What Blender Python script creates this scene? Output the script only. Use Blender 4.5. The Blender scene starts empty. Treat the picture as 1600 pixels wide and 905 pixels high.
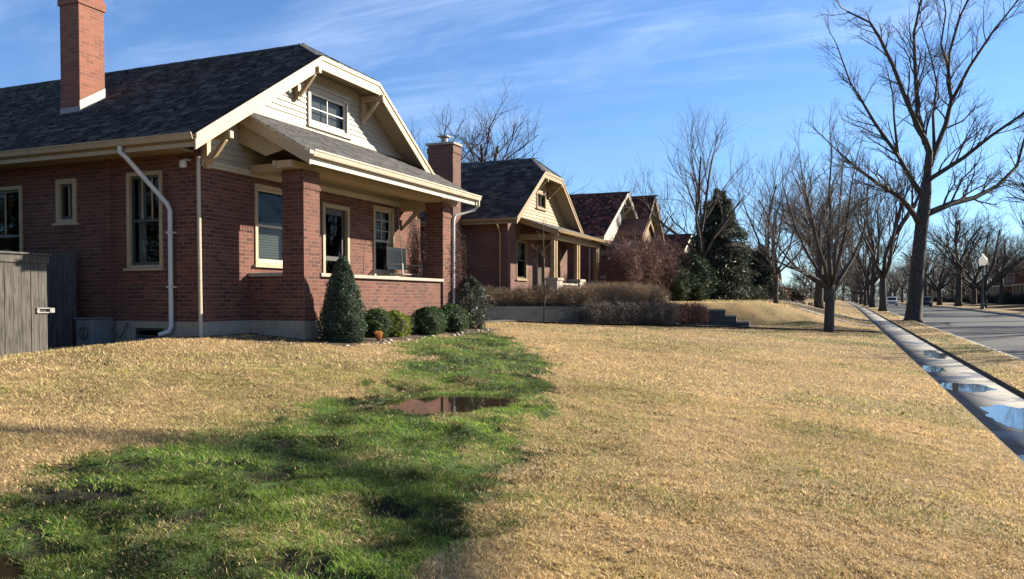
import bpy, math, random
import numpy as np
from mathutils import Vector
R=math.radians
random.seed(5); rng=np.random.default_rng(11)
sc=bpy.context.scene; COL=sc.collection
# ---------------------------------------------------------------- camera
cd=bpy.data.cameras.new('camera'); cam=bpy.data.objects.new('camera',cd); COL.objects.link(cam)
cd.sensor_width=36; cd.lens=1250/1600*36; cd.shift_y=.0295; cd.clip_end=6000; cd.clip_start=.05
cam.location=(0,0,0); cam.rotation_euler=(R(90-1.5),0,R(22.4)); sc.camera=cam
# ---------------------------------------------------------------- sky, sun, exposure
SUNV=Vector((1,.98,.62)).normalized()
EL=math.asin(SUNV.z); AZ=math.atan2(SUNV.x,SUNV.y)
w=bpy.data.worlds.new('World'); sc.world=w; w.use_nodes=True
nt=w.node_tree; N=nt.nodes; L=nt.links; N.clear()
out=N.new('ShaderNodeOutputWorld'); bg=N.new('ShaderNodeBackground'); bg.inputs[1].default_value=.05
sky=N.new('ShaderNodeTexSky'); sky.sky_type='NISHITA'; sky.sun_disc=False
sky.sun_elevation=EL; sky.sun_rotation=AZ; sky.altitude=1600; sky.air_density=1.0; sky.dust_density=.2; sky.ozone_density=3.0
tc=N.new('ShaderNodeTexCoord'); sp=N.new('ShaderNodeSeparateXYZ'); L.new(tc.outputs['Generated'],sp.inputs[0])
def wm(op,a,b,clamp=False):
    n=N.new('ShaderNodeMath'); n.operation=op; n.use_clamp=clamp
    for i,v in enumerate((a,b)):
        if v is None: continue
        if isinstance(v,(int,float)): n.inputs[i].default_value=v
        else: L.new(v,n.inputs[i])
    return n.outputs[0]
zz=wm('ADD',wm('MAXIMUM',sp.outputs[2],0.0),.12)
cx=wm('DIVIDE',sp.outputs[0],zz); cy=wm('DIVIDE',sp.outputs[1],zz)
cb=N.new('ShaderNodeCombineXYZ'); L.new(cx,cb.inputs[0]); L.new(cy,cb.inputs[1])
def cloudnoise(rot,sx,sy,scale,lo,hi,loc=(0,0,0)):
    mp=N.new('ShaderNodeMapping'); mp.inputs['Rotation'].default_value=(0,0,R(rot)); mp.inputs['Scale'].default_value=(sx,sy,1); mp.inputs['Location'].default_value=loc
    L.new(cb.outputs[0],mp.inputs[0]); no=N.new('ShaderNodeTexNoise'); no.inputs['Scale'].default_value=scale; no.inputs['Detail'].default_value=9; no.inputs['Roughness'].default_value=.62; no.inputs['Distortion'].default_value=.6
    L.new(mp.outputs[0],no.inputs[0]); mr=N.new('ShaderNodeMapRange'); mr.interpolation_type='SMOOTHSTEP'; mr.inputs[1].default_value=lo; mr.inputs[2].default_value=hi; L.new(no.outputs[0],mr.inputs[0]); return mr.outputs[0]
c1=cloudnoise(48,.55,1.2,1.5,.40,.80); c2=cloudnoise(38,.40,1.9,2.6,.44,.82,(3,1,0)); c3=cloudnoise(10,.5,.5,1.0,.34,.62,(7,2,0))
cl=wm('MULTIPLY',wm('ADD',wm('MULTIPLY',c1,.75),wm('MULTIPLY',c2,.6)),wm('ADD',wm('MULTIPLY',c3,.9),.12),True)
fade=N.new('ShaderNodeMapRange'); fade.inputs[1].default_value=.05; fade.inputs[2].default_value=.36; L.new(sp.outputs[2],fade.inputs[0])
cl=wm('MULTIPLY',cl,wm('MULTIPLY',fade.outputs[0],.5))
tint=N.new('ShaderNodeMixRGB'); tint.blend_type='MULTIPLY'; tint.inputs[0].default_value=1; tint.inputs[2].default_value=(1.10,1.34,1.62,1); L.new(sky.outputs[0],tint.inputs[1])
hm=N.new('ShaderNodeMapRange'); hm.inputs[1].default_value=-.02; hm.inputs[2].default_value=.30; L.new(sp.outputs[2],hm.inputs[0])
hc=N.new('ShaderNodeMixRGB'); hc.inputs[1].default_value=(.86,.84,.80,1); hc.inputs[2].default_value=(1.0,1.0,.98,1); L.new(hm.outputs[0],hc.inputs[0])
ht=N.new('ShaderNodeMixRGB'); ht.blend_type='MULTIPLY'; ht.inputs[0].default_value=1; L.new(tint.outputs[0],ht.inputs[1]); L.new(hc.outputs[0],ht.inputs[2]); tint=ht
zm=N.new('ShaderNodeMapRange'); zm.inputs[1].default_value=.36; zm.inputs[2].default_value=.9; zm.inputs[3].default_value=1; zm.inputs[4].default_value=.28; L.new(sp.outputs[2],zm.inputs[0])
zt_=N.new('ShaderNodeMixRGB'); zt_.blend_type='MULTIPLY'; zt_.inputs[0].default_value=1; L.new(tint.outputs[0],zt_.inputs[1]); L.new(zm.outputs[0],zt_.inputs[2]); tint=zt_
mx=N.new('ShaderNodeMixRGB'); L.new(cl,mx.inputs[0]); L.new(tint.outputs[0],mx.inputs[1]); mx.inputs[2].default_value=(9.5,11,14,1)
L.new(mx.outputs[0],bg.inputs[0]); L.new(bg.outputs[0],out.inputs[0])
sd=bpy.data.lights.new('sun','SUN'); sd.energy=5.0; sd.angle=R(.53); sd.color=(1,.90,.74)
so=bpy.data.objects.new('sun',sd); COL.objects.link(so); so.rotation_euler=(-SUNV).to_track_quat('-Z','Y').to_euler()
sc.view_settings.view_transform='Standard'; sc.view_settings.look='None'; sc.view_settings.gamma=1; sc.view_settings.exposure=1.36
sc.render.engine='CYCLES'
try:
    sc.cycles.max_bounces=6; sc.cycles.diffuse_bounces=3; sc.cycles.glossy_bounces=3; sc.cycles.transparent_max_bounces=12; sc.cycles.use_denoising=True
except Exception: pass
# ---------------------------------------------------------------- tagging and mesh helpers
def tag(o,label=None,cat=None,group=None,kind=None):
    if label: o['label']=label
    if cat: o['category']=cat
    if group: o['group']=group
    if kind: o['kind']=kind
    return o
def empty(name,loc,label,cat,group=None,rz=0):
    o=bpy.data.objects.new(name,None); COL.objects.link(o); o.location=loc; o.rotation_euler=(0,0,rz); o.empty_display_size=.2
    return tag(o,label,cat,group)
class MB:
    """collects faces in WORLD coordinates; build() links one object (child vertices are made local to the parent)"""
    def __init__(s): s.v=[]; s.f=[]
    def face(s,pts):
        b=len(s.v); s.v+= [tuple(p) for p in pts]; s.f.append(tuple(range(b,b+len(pts)))); return s
    def box(s,a,b):
        x0,y0,z0=a; x1,y1,z1=b; k=len(s.v)
        s.v+=[(x0,y0,z0),(x1,y0,z0),(x1,y1,z0),(x0,y1,z0),(x0,y0,z1),(x1,y0,z1),(x1,y1,z1),(x0,y1,z1)]
        s.f+=[tuple(k+i for i in q) for q in ((3,2,1,0),(4,5,6,7),(0,1,5,4),(1,2,6,5),(2,3,7,6),(3,0,4,7))]; return s
    def prism(s,poly,off):
        """poly: 3D points of one face, off: vector to the opposite face"""
        k=len(s.v); n=len(poly); s.v+=[tuple(p) for p in poly]+[tuple(p[i]+off[i] for i in range(3)) for p in poly]
        s.f.append(tuple(k+i for i in range(n))); s.f.append(tuple(k+n+i for i in reversed(range(n))))
        for i in range(n):
            j=(i+1)%n; s.f.append((k+j,k+i,k+n+i,k+n+j))
        return s
    def bar(s,p,q,w,h,up=(0,0,1)):
        p=Vector(p); q=Vector(q); d=(q-p).normalized(); u=Vector(up); a=d.cross(u)
        if a.length<1e-4: a=d.cross(Vector((1,0,0)))
        a.normalize(); c=a.cross(d).normalized(); a*=w/2; c*=h/2
        return s.prism([p-a-c,p+a-c,p+a+c,p-a+c],tuple(q-p))
    def tube(s,pts,rad,n=10,cap=True):
        pts=[Vector(p) for p in pts]; 
        if not hasattr(rad,'__len__'): rad=[rad]*len(pts)
        k=len(s.v); ref=None
        for i,p in enumerate(pts):
            d=(pts[min(i+1,len(pts)-1)]-pts[max(i-1,0)]).normalized()
            if ref is None: ref=d.orthogonal().normalized()
            a=(ref-d*ref.dot(d)).normalized(); ref=a; b=d.cross(a)
            for j in range(n):
                t=2*math.pi*j/n; s.v.append(tuple(p+(a*math.cos(t)+b*math.sin(t))*rad[i]))
        for i in range(len(pts)-1):
            for j in range(n):
                s.f.append((k+i*n+j,k+i*n+(j+1)%n,k+(i+1)*n+(j+1)%n,k+(i+1)*n+j))
        if cap: s.f.append(tuple(k+j for j in reversed(range(n)))); s.f.append(tuple(k+(len(pts)-1)*n+j for j in range(n)))
        return s
    def lathe(s,c,prof,n=16):
        return s.tube([(c[0],c[1],c[2]+z) for r,z in prof],[max(r,.001) for r,z in prof],n)
    def build(s,name,mat,parent=None,smooth=False,bevel=0,label=None):
        me=bpy.data.meshes.new(name); off=wpos(parent)
        me.from_pydata([(a-off[0],b-off[1],c-off[2]) for a,b,c in s.v],[],s.f); me.materials.append(mat)
        if smooth:
            me.polygons.foreach_set('use_smooth',[True]*len(me.polygons))
        o=bpy.data.objects.new(name,me); COL.objects.link(o); o.parent=parent
        if bevel:
            m=o.modifiers.new('b','BEVEL'); m.width=bevel; m.segments=2; m.limit_method='ANGLE'
        if label: o['label']=label
        return o
def wpos(o):
    p=Vector((0,0,0))
    while o is not None: p=p+Vector(o.location); o=o.parent
    return p
def npmesh(name,V,Fc,mat,parent=None,col=None,smooth=False,off=None):
    """V (n,3) array, Fc (m,k) int array of equal-size faces (or list of such arrays)"""
    if not isinstance(Fc,list): Fc=[Fc]
    if off is None: off=np.array(wpos(parent))
    V=np.asarray(V,np.float32)-np.asarray(off,np.float32)
    me=bpy.data.meshes.new(name); me.vertices.add(len(V)); me.vertices.foreach_set('co',V.astype(np.float32).ravel())
    idx=np.concatenate([f.ravel() for f in Fc]); tot=np.concatenate([np.full(len(f),f.shape[1]) for f in Fc]); st=np.concatenate([[0],np.cumsum(tot)[:-1]])
    me.loops.add(len(idx)); me.loops.foreach_set('vertex_index',idx.astype(np.int32))
    me.polygons.add(len(tot)); me.polygons.foreach_set('loop_start',st.astype(np.int32))
    try: me.polygons.foreach_set('loop_total',tot.astype(np.int32))
    except Exception: pass
    if smooth: me.polygons.foreach_set('use_smooth',np.ones(len(tot),bool))
    if col is not None:
        a=me.color_attributes.new('Col','FLOAT_COLOR','POINT'); c=np.ones((len(V),4),np.float32); c[:,:col.shape[1]]=col; a.data.foreach_set('color',c.ravel())
    me.update(calc_edges=True); me.materials.append(mat)
    o=bpy.data.objects.new(name,me); COL.objects.link(o); o.parent=parent; return o
# ---------------------------------------------------------------- materials
def newmat(name):
    m=bpy.data.materials.new(name); m.use_nodes=True; t=m.node_tree; b=t.nodes['Principled BSDF']; return m,t,b
def nd(t,typ,**kw):
    n=t.nodes.new(typ)
    for k,v in kw.items():
        if k in n.inputs.keys(): n.inputs[k].default_value=v
        else: setattr(n,k,v)
    return n
def mth(t,op,a,b=None,clamp=False):
    n=t.nodes.new('ShaderNodeMath'); n.operation=op; n.use_clamp=clamp
    for i,v in enumerate((a,b)):
        if v is None: continue
        if isinstance(v,(int,float)): n.inputs[i].default_value=v
        else: t.links.new(v,n.inputs[i])
    return n.outputs[0]
def mixc(t,f,a,b,mode='MIX'):
    n=t.nodes.new('ShaderNodeMixRGB'); n.blend_type=mode
    for i,v in enumerate((f,a,b)):
        if isinstance(v,(int,float)): n.inputs[i].default_value=v
        elif isinstance(v,tuple): n.inputs[i].default_value=(v+(1,))[:4]
        else: t.links.new(v,n.inputs[i])
    return n.outputs[0]
def noise(t,vec,scale,detail=4,rough=.55,dist=0,out=0):
    n=nd(t,'ShaderNodeTexNoise',Scale=scale,Detail=detail,Roughness=rough,Distortion=dist)
    if vec is not None: t.links.new(vec,n.inputs[0])
    return n.outputs[out]
def ramp(t,f,lo,hi,a=0,b=1):
    n=t.nodes.new('ShaderNodeMapRange'); n.interpolation_type='SMOOTHSTEP'
    for i,v in enumerate((None,lo,hi,a,b)):
        if v is not None: n.inputs[i].default_value=v
    t.links.new(f,n.inputs[0]); return n.outputs[0]
def bump(t,b,h,strength=.5,dist=.01):
    n=nd(t,'ShaderNodeBump'); n.inputs['Strength'].default_value=strength; n.inputs['Distance'].default_value=dist
    t.links.new(h,n.inputs['Height']); t.links.new(n.outputs[0],b.inputs['Normal']); return n
def wcoord(t):
    g=t.nodes.new('ShaderNodeNewGeometry'); return g.outputs['Position'],g.outputs['True Normal']
def wallcoord(t):
    """(horizontal run along the wall, height, 0) from the world position and the face direction"""
    p,n=wcoord(t); s=t.nodes.new('ShaderNodeSeparateXYZ'); t.links.new(p,s.inputs[0]); q=t.nodes.new('ShaderNodeSeparateXYZ'); t.links.new(n,q.inputs[0])
    m=mth(t,'GREATER_THAN',mth(t,'ABSOLUTE',q.outputs[0]),mth(t,'ABSOLUTE',q.outputs[1]))
    u=mth(t,'ADD',mth(t,'MULTIPLY',s.outputs[1],m),mth(t,'MULTIPLY',s.outputs[0],mth(t,'SUBTRACT',1.0,m)))
    c=t.nodes.new('ShaderNodeCombineXYZ'); t.links.new(u,c.inputs[0]); t.links.new(s.outputs[2],c.inputs[1]); return c.outputs[0],p
def brickmat(name,c1,c2,mortar,bw=.215,bh=.075,soot=.5):
    m,t,b=newmat(name); uv,p=wallcoord(t)
    br=nd(t,'ShaderNodeTexBrick',Scale=1.0); br.inputs['Color1'].default_value=c1+(1,); br.inputs['Color2'].default_value=c2+(1,); br.inputs['Mortar'].default_value=mortar+(1,)
    br.inputs['Mortar Size'].default_value=.0085; br.inputs['Mortar Smooth'].default_value=.15; br.inputs['Bias'].default_value=-.1; br.inputs['Brick Width'].default_value=bw; br.inputs['Row Height'].default_value=bh
    wob=noise(t,p,3.0,2); wv=nd(t,'ShaderNodeVectorMath',operation='MULTIPLY_ADD')
    vv=t.nodes.new('ShaderNodeCombineXYZ'); t.links.new(mth(t,'MULTIPLY',mth(t,'SUBTRACT',wob,.5),.006),vv.inputs[1])
    ad=nd(t,'ShaderNodeVectorMath',operation='ADD'); t.links.new(uv,ad.inputs[0]); t.links.new(vv.outputs[0],ad.inputs[1]); t.links.new(ad.outputs[0],br.inputs[0])
    big=noise(t,p,.9,5,.6); fine=noise(t,p,38,4,.6)
    c=mixc(t,ramp(t,big,.35,.75,0,soot),br.outputs[0],(c1[0]*.45,c1[1]*.5,c1[2]*.6))
    c=mixc(t,ramp(t,fine,.3,.7,0,.35),c,(c2[0]*1.5,c2[1]*1.7,c2[2]*1.8))
    t.links.new(c,b.inputs[0]); b.inputs['Roughness'].default_value=.9
    h=mth(t,'ADD',mth(t,'MULTIPLY',mth(t,'SUBTRACT',1.0,br.outputs[1]),1.0),mth(t,'MULTIPLY',fine,.35)); bump(t,b,h,.8,.006)
    return m
def paint(name,c,rough=.55,dirt=.25,scale=6,bumpy=.15,dirtc=None):
    m,t,b=newmat(name); p,n=wcoord(t); a=noise(t,p,scale,6,.65); f=noise(t,p,55,3)
    dc=dirtc or (c[0]*.55,c[1]*.5,c[2]*.42)
    cc=mixc(t,ramp(t,a,.45,.8,0,dirt),c,dc); mp_=nd(t,'ShaderNodeMapping'); mp_.inputs['Scale'].default_value=(14,14,1.3); t.links.new(p,mp_.inputs[0]); cc=mixc(t,ramp(t,noise(t,mp_.outputs[0],1.0,5,.7),.50,.78,0,dirt*.9),cc,dc); t.links.new(cc,b.inputs[0]); b.inputs['Roughness'].default_value=rough
    bump(t,b,f,bumpy,.003); return m
def attrmat(name,rough=.8,transl=0,nz=.25,nscale=60,bumps=0,bdist=.01):
    m,t,b=newmat(name); a=nd(t,'ShaderNodeAttribute',attribute_name='Col'); p,n=wcoord(t); c=a.outputs[0]
    if nz: c=mixc(t,ramp(t,noise(t,p,nscale,3),.25,.75,0,nz),c,(.02,.015,.01))
    t.links.new(c,b.inputs[0]); b.inputs['Roughness'].default_value=rough; b.inputs['Specular IOR Level'].default_value=.3
    if bumps: bump(t,b,noise(t,p,35,6,.7),bumps,bdist)
    if transl:
        tr=nd(t,'ShaderNodeBsdfTranslucent'); t.links.new(c,tr.inputs[0]); ms=nd(t,'ShaderNodeMixShader'); ms.inputs[0].default_value=transl
        o=[x for x in t.nodes if x.type=='OUTPUT_MATERIAL'][0]; t.links.new(b.outputs[0],ms.inputs[1]); t.links.new(tr.outputs[0],ms.inputs[2]); t.links.new(ms.outputs[0],o.inputs[0])
    return m
def glassmat(name,tintc=(.5,.55,.55)):
    m,t,b=newmat(name); o=[x for x in t.nodes if x.type=='OUTPUT_MATERIAL'][0]
    tr=nd(t,'ShaderNodeBsdfTransparent'); tr.inputs[0].default_value=tintc+(1,); gl=nd(t,'ShaderNodeBsdfGlossy'); gl.inputs['Roughness'].default_value=.02
    fr=nd(t,'ShaderNodeFresnel'); fr.inputs[0].default_value=1.42; ms=nd(t,'ShaderNodeMixShader'); p,n=wcoord(t)
    bp=nd(t,'ShaderNodeBump'); bp.inputs['Strength'].default_value=.06; bp.inputs['Distance'].default_value=.02; t.links.new(noise(t,p,2.5,2),bp.inputs['Height']); t.links.new(bp.outputs[0],gl.inputs['Normal'])
    t.links.new(mth(t,'MULTIPLY',fr.outputs[0],.6),ms.inputs[0]); t.links.new(tr.outputs[0],ms.inputs[1]); t.links.new(gl.outputs[0],ms.inputs[2]); t.links.new(ms.outputs[0],o.inputs[0]); return m
M={}
M['brick']=brickmat('red_brick',(.19,.064,.038),(.052,.018,.014),(.20,.14,.105))
M['brick4']=brickmat('chimney_brick',(.28,.095,.055),(.16,.052,.033),(.23,.16,.12),soot=.3)
M['brick2']=brickmat('brown_brick',(.17,.072,.05),(.085,.036,.027),(.17,.13,.10))
M['brick3']=brickmat('orange_brick',(.30,.125,.07),(.20,.075,.048),(.25,.2,.16))
M['cream']=paint('cream_paint',(.41,.31,.19),.55,.5)
M['white']=paint('white_paint',(.46,.405,.31),.55,.45)
M['siding']=paint('siding_paint',(.36,.325,.26),.6,.4)
M['yellow']=paint('ochre_paint',(.26,.175,.08),.5,.4)
M['soffit']=paint('soffit_paint',(.34,.27,.17),.6,.25)
M['greytrim']=paint('grey_paint',(.55,.55,.53),.5,.2)
M['concrete']=paint('foundation_concrete',(.30,.27,.22),.85,.6,3,.5)
M['stone']=paint('cap_stone',(.36,.31,.25),.8,.5,5,.4)
M['wallblock']=brickmat('grey_block_wall',(.085,.08,.075),(.05,.048,.045),(.03,.028,.025),bw=.42,bh=.20,soot=.6)
M['metal']=paint('galvanised_metal',(.26,.25,.235),.5,.6,7)
M['dark']=paint('dark_interior',(.02,.018,.016),.9,.1)
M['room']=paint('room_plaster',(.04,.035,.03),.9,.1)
M['blind']=paint('window_blind',(.42,.41,.38),.8,.2,14)
M['darksash']=paint('dark_sash',(.045,.05,.045),.4,.2)
M['door']=paint('dark_door',(.035,.028,.022),.45,.3)
M['glass']=glassmat('window_glass')
M['shingle']=attrmat('slate_shingle',.75,0,.5,30,.5,.004)
M['swing']=paint('swing_paint',(.30,.31,.27),.6,.4)
M['lampglass']=paint('lamp_globe',(.78,.76,.70),.3,.1)
M['globe']=paint('frosted_globe',(.9,.88,.83),.3,.05); t=M['globe'].node_tree; tr=nd(t,'ShaderNodeBsdfTranslucent'); tr.inputs[0].default_value=(.9,.88,.82,1); ms=nd(t,'ShaderNodeMixShader'); ms.inputs[0].default_value=.55; o_=[x for x in t.nodes if x.type=='OUTPUT_MATERIAL'][0]; t.links.new(t.nodes['Principled BSDF'].outputs[0],ms.inputs[1]); t.links.new(tr.outputs[0],ms.inputs[2]); t.links.new(ms.outputs[0],o_.inputs[0])
M['lampgreen']=paint('lamp_post_paint',(.035,.05,.045),.4,.2)
M['ac']=paint('unit_grey',(.14,.15,.16),.5,.3)
m,t,b=newmat('weathered_wood'); p,n=wcoord(t); mp=nd(t,'ShaderNodeMapping'); mp.inputs['Scale'].default_value=(9,9,.7); t.links.new(p,mp.inputs[0])
g=noise(t,mp.outputs[0],4,8,.65,.4); big=noise(t,p,2.2,3); c=mixc(t,ramp(t,g,.35,.65),(.028,.025,.022),(.115,.105,.09)); c=mixc(t,ramp(t,big,.4,.7,0,.45),c,(.10,.09,.075))
t.links.new(c,b.inputs[0]); b.inputs['Roughness'].default_value=.85; bump(t,b,g,.6,.004); M['wood']=m
m,t,b=newmat('bark'); p,n=wcoord(t); mp=nd(t,'ShaderNodeMapping'); mp.inputs['Scale'].default_value=(3,3,.6); t.links.new(p,mp.inputs[0])
g=noise(t,mp.outputs[0],5,6,.65); c=mixc(t,ramp(t,g,.35,.7),(.028,.024,.02),(.10,.082,.066)); t.links.new(c,b.inputs[0]); b.inputs['Roughness'].default_value=.9; bump(t,b,g,.8,.03); M['bark']=m
def twigmat(name,c):
    m,t,b=newmat(name); p,n=wcoord(t); cc=mixc(t,ramp(t,noise(t,p,.7,3),.3,.7),c,(c[0]*.6,c[1]*.6,c[2]*.62)); t.links.new(cc,b.inputs[0]); b.inputs['Roughness'].default_value=.85; return m
M['twig']=twigmat('twig_bark',(.08,.065,.053)); M['smalltwig']=twigmat('grey_twig',(.19,.155,.125))
M['redtwig']=twigmat('reddish_twig',(.20,.10,.085)); M['hedgetwig']=twigmat('tan_twig',(.36,.26,.165))
M['leaf']=attrmat('leaf',.45,.25,.1,40); pass
M['grass']=attrmat('grass_blade',.65,.35,0)
M['ground']=attrmat('lawn_soil',.95,0,.45,45,.9,.02)
# sidewalk concrete: joints every 1.2 m, damp patches smooth and dark
def pavemat(name,base,joint,wet=False):
    m,t,b=newmat(name); p,n=wcoord(t); s=nd(t,'ShaderNodeSeparateXYZ'); t.links.new(p,s.inputs[0])
    a=noise(t,p,1.3,6,.65); f=noise(t,p,60,4,.7); c=mixc(t,ramp(t,a,.35,.75),base,tuple(x*.62 for x in base)); c=mixc(t,ramp(t,f,.3,.7,0,.4),c,tuple(x*.5 for x in base))
    slab=nd(t,'ShaderNodeTexWhiteNoise',noise_dimensions='1D'); t.links.new(mth(t,'FLOOR',mth(t,'DIVIDE',s.outputs[1],joint)),slab.inputs['W'])
    c=mixc(t,mth(t,'MULTIPLY',slab.outputs[0],.35),c,tuple(x*.55 for x in base))
    fr=mth(t,'ABSOLUTE',mth(t,'SUBTRACT',mth(t,'FRACT',mth(t,'DIVIDE',s.outputs[1],joint)),.5)); jm=mth(t,'GREATER_THAN',fr,.5-.010/joint); c=mixc(t,mth(t,'MULTIPLY',jm,.9),c,(.03,.028,.025))
    rr=b.inputs['Roughness']; rr.default_value=.85
    if wet:
        wn=noise(t,p,.55,4,.6); wmk=ramp(t,wn,.54,.60); c=mixc(t,mth(t,'MULTIPLY',wmk,.5),c,(.05,.045,.04)); t.links.new(ramp(t,wmk,0,1,.85,.35),rr)
    t.links.new(c,b.inputs[0]); bump(t,b,mth(t,'SUBTRACT',f,mth(t,'MULTIPLY',jm,2.0)),.3,.006); return m
M['sidewalk']=pavemat('sidewalk_concrete',(.29,.275,.25),1.22,True); M['curb']=pavemat('curb_concrete',(.36,.34,.31),3.0)
m,t,b=newmat('asphalt'); p,n=wcoord(t); a=noise(t,p,.35,6,.6); f=noise(t,p,90,3,.7); c=mixc(t,ramp(t,a,.3,.7),(.040,.041,.045),(.022,.023,.027)); c=mixc(t,ramp(t,f,.45,.75,0,.6),c,(.12,.118,.115)); vo=nd(t,'ShaderNodeTexVoronoi',feature='DISTANCE_TO_EDGE',Scale=.28); wv_=nd(t,'ShaderNodeVectorMath',operation='ADD'); t.links.new(p,wv_.inputs[0]); t.links.new(noise(t,p,1.2,5,.7,0,1),wv_.inputs[1]); t.links.new(wv_.outputs[0],vo.inputs[0]); c=mixc(t,ramp(t,vo.outputs[0],.0,.012,.8,0),c,(.012,.012,.012)); t.links.new(c,b.inputs[0]); b.inputs['Roughness'].default_value=.8; bump(t,b,f,.4,.006); M['asphalt']=m
def watermat(name,mud):
    m,t,b=newmat(name); p,n=wcoord(t); b.inputs['Base Color'].default_value=mud+(1,); b.inputs['Roughness'].default_value=.03; b.inputs['Specular IOR Level'].default_value=.5; b.inputs['IOR'].default_value=1.5
    bump(t,b,noise(t,p,9,3),.02,.002); return m
M['water']=watermat('puddle_water',(.025,.02,.012))
# ================================================================ terrain
def sm(a,b,x):
    t=np.clip((x-a)/(b-a),0,1); return t*t*(3-2*t)
_tab=rng.random((64,64))
def vn(x,y,s=0):
    x=np.asarray(x,float)+s*17.3; y=np.asarray(y,float)+s*9.1; xi=np.floor(x).astype(int); yi=np.floor(y).astype(int); fx=x-xi; fy=y-yi
    fx=fx*fx*(3-2*fx); fy=fy*fy*(3-2*fy); g=lambda a,b:_tab[a%64,b%64]
    return (g(xi,yi)*(1-fx)+g(xi+1,yi)*fx)*(1-fy)+(g(xi,yi+1)*(1-fx)+g(xi+1,yi+1)*fx)*fy
def fbm(x,y,sc=1,o=4,s=0):
    v=0;a=1;tt=0
    for i in range(o): v=v+a*vn(x*sc,y*sc,s+i*3); tt+=a; a*=.55; sc*=2.03
    return v/tt
WALLP=[(-30,24.5),(-11.8,24.8),(-8.6,28.6),(-4.6,34.2),(1.7,41.0)]
def wall_dist(X,Y):
    best=np.full(np.shape(X),1e9); sg=np.zeros(np.shape(X))
    for (ax,ay),(bx,by) in zip(WALLP[:-1],WALLP[1:]):
        dx,dy=bx-ax,by-ay; LL=dx*dx+dy*dy; t=np.clip(((X-ax)*dx+(Y-ay)*dy)/LL,0,1)
        qx=X-ax-t*dx; qy=Y-ay-t*dy; d=np.hypot(qx,qy); s=np.sign(dx*qy-dy*qx); mk=d<best; best=np.where(mk,d,best); sg=np.where(mk,s,sg)
    return best*sg
def side(Y): return -1.8+.005*np.clip(Y,-50,120)
PUD=[(-4.42,8.72,.78,.90,-1.27),(-4.25,2.75,.42,.22,-1.425)]   # x, y, half sizes, level
def hbase(X,Y):
    X=np.asarray(X,float); Y=np.asarray(Y,float); s=side(Y)
    sl=.055+.027*sm(4,11.5,Y)-.017*sm(18,28,Y); u=1.7-X
    base=s+.05+sl*np.clip(u,0,12.45)-.09*np.clip(u-12.45,0,4)
    ra=s+.04+(1.38-.35*sm(55,80,Y))*sm(-.3,6.3,u)+.12*sm(6,14,u)
    d=wall_dist(X,Y); wd=np.where(X>-3.0,1.3+1.6*sm(-3.0,-1.6,X),.3+1.0*sm(-6.9,-6.2,X)); d0=.5+1.45*sm(-6.9,-6.2,X)*(1-sm(-2.9,-1.2,X))
    w=np.clip((d-d0)/wd,0,1); w=w*w*(3-2*w); w=np.where(X>1.7,0,w)
    z=base*(1-w)+ra*w
    # street side
    z=np.where(X>=1.7,s+.045,z)
    z=np.where(X>=2.955,s+.05,z)
    z=np.where((X>1.78)&(X<2.962),s-.06,z)
    z=np.where(X>4.4,s-.25,z)
    z=np.where(X>14.05,s+.05+.35*sm(14,24,X),z)
    return z
def pudmask(X,Y,k=1.0):
    m=np.zeros(np.shape(X))
    for (a,b,rx,ry,lv) in PUD:
        e=np.hypot((X-a)/(rx*k),(Y-b)/(ry*k))+.55*(fbm(X,Y,3.1,3,4)-.5); m=np.maximum(m,1-sm(.85,1.15,e))
    return m
def height(X,Y):
    z=hbase(X,Y)
    for (a,b,rx,ry,lv) in PUD:
        e=np.hypot((X-a)/(rx),(Y-b)/(ry))+.55*(fbm(X,Y,3.1,3,4)-.5)
        k=1-sm(1.35,2.3,e); z=z*(1-k)+(lv+.02*sm(.95,1.35,e)-.05*(1-sm(.7,1.05,e)))*k
    return z
def hz(x,y): return float(height(np.array([x]),np.array([y]))[0])
GL=[(-4.2,1.0),(-4.99,3.47),(-5.44,4.23),(-5.76,5.16),(-5.35,5.72),(-5.7,6.73),(-5.85,7.89),(-6.0,9.7),(-6.62,11.93),(-7.9,13.8),(-8.5,15.6),(-8.75,16.79),(-8.8,20)]
GR=[(-1.2,1.0),(-1.7,2.6),(-1.98,3.88),(-2.06,4.78),(-2.31,5.87),(-2.74,7.12),(-2.98,8.36),(-3.5,10.0),(-3.95,11.4),(-4.5,12.8),(-5.3,14.6),(-6.4,16.4),(-8.0,18.3),(-8.8,20)]
def green(X,Y):
    xl=np.interp(Y,[p[1] for p in GL],[p[0] for p in GL]); xr=np.interp(Y,[p[1] for p in GR],[p[0] for p in GR])
    nn=(fbm(X,Y,1.3,4,1)-.5)*2.0; d=np.minimum(X-xl,xr-X)+nn*.75
    g=sm(-.22,.25,d+(fbm(X,Y,7,3,61)-.5)*.5)*(1-.4*sm(.58,.68,fbm(X,Y,1.9,4,51)))*(1-sm(17.5,19.3,Y))
    # faint green tinges elsewhere, by the path and the parkway
    pa=sm(.50,.68,fbm(X,Y,.35,3,7)); far=sm(25,30,Y)*sm(-5,-2.5,X)*(1-sm(2,2.5,wall_dist(X,Y)))*.75
    return np.maximum(g,np.maximum(pa*.22,far*pa*.5+far*.14)),g
def mud(X,Y,g): 
    m=sm(.48,.535,fbm(X,Y,2.9,5,21))*sm(.36,.46,fbm(X,Y,.6,2,24))*sm(.6,.95,g)
    return np.maximum(m,0)*(1-sm(9.5,12,Y)*.6)
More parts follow.
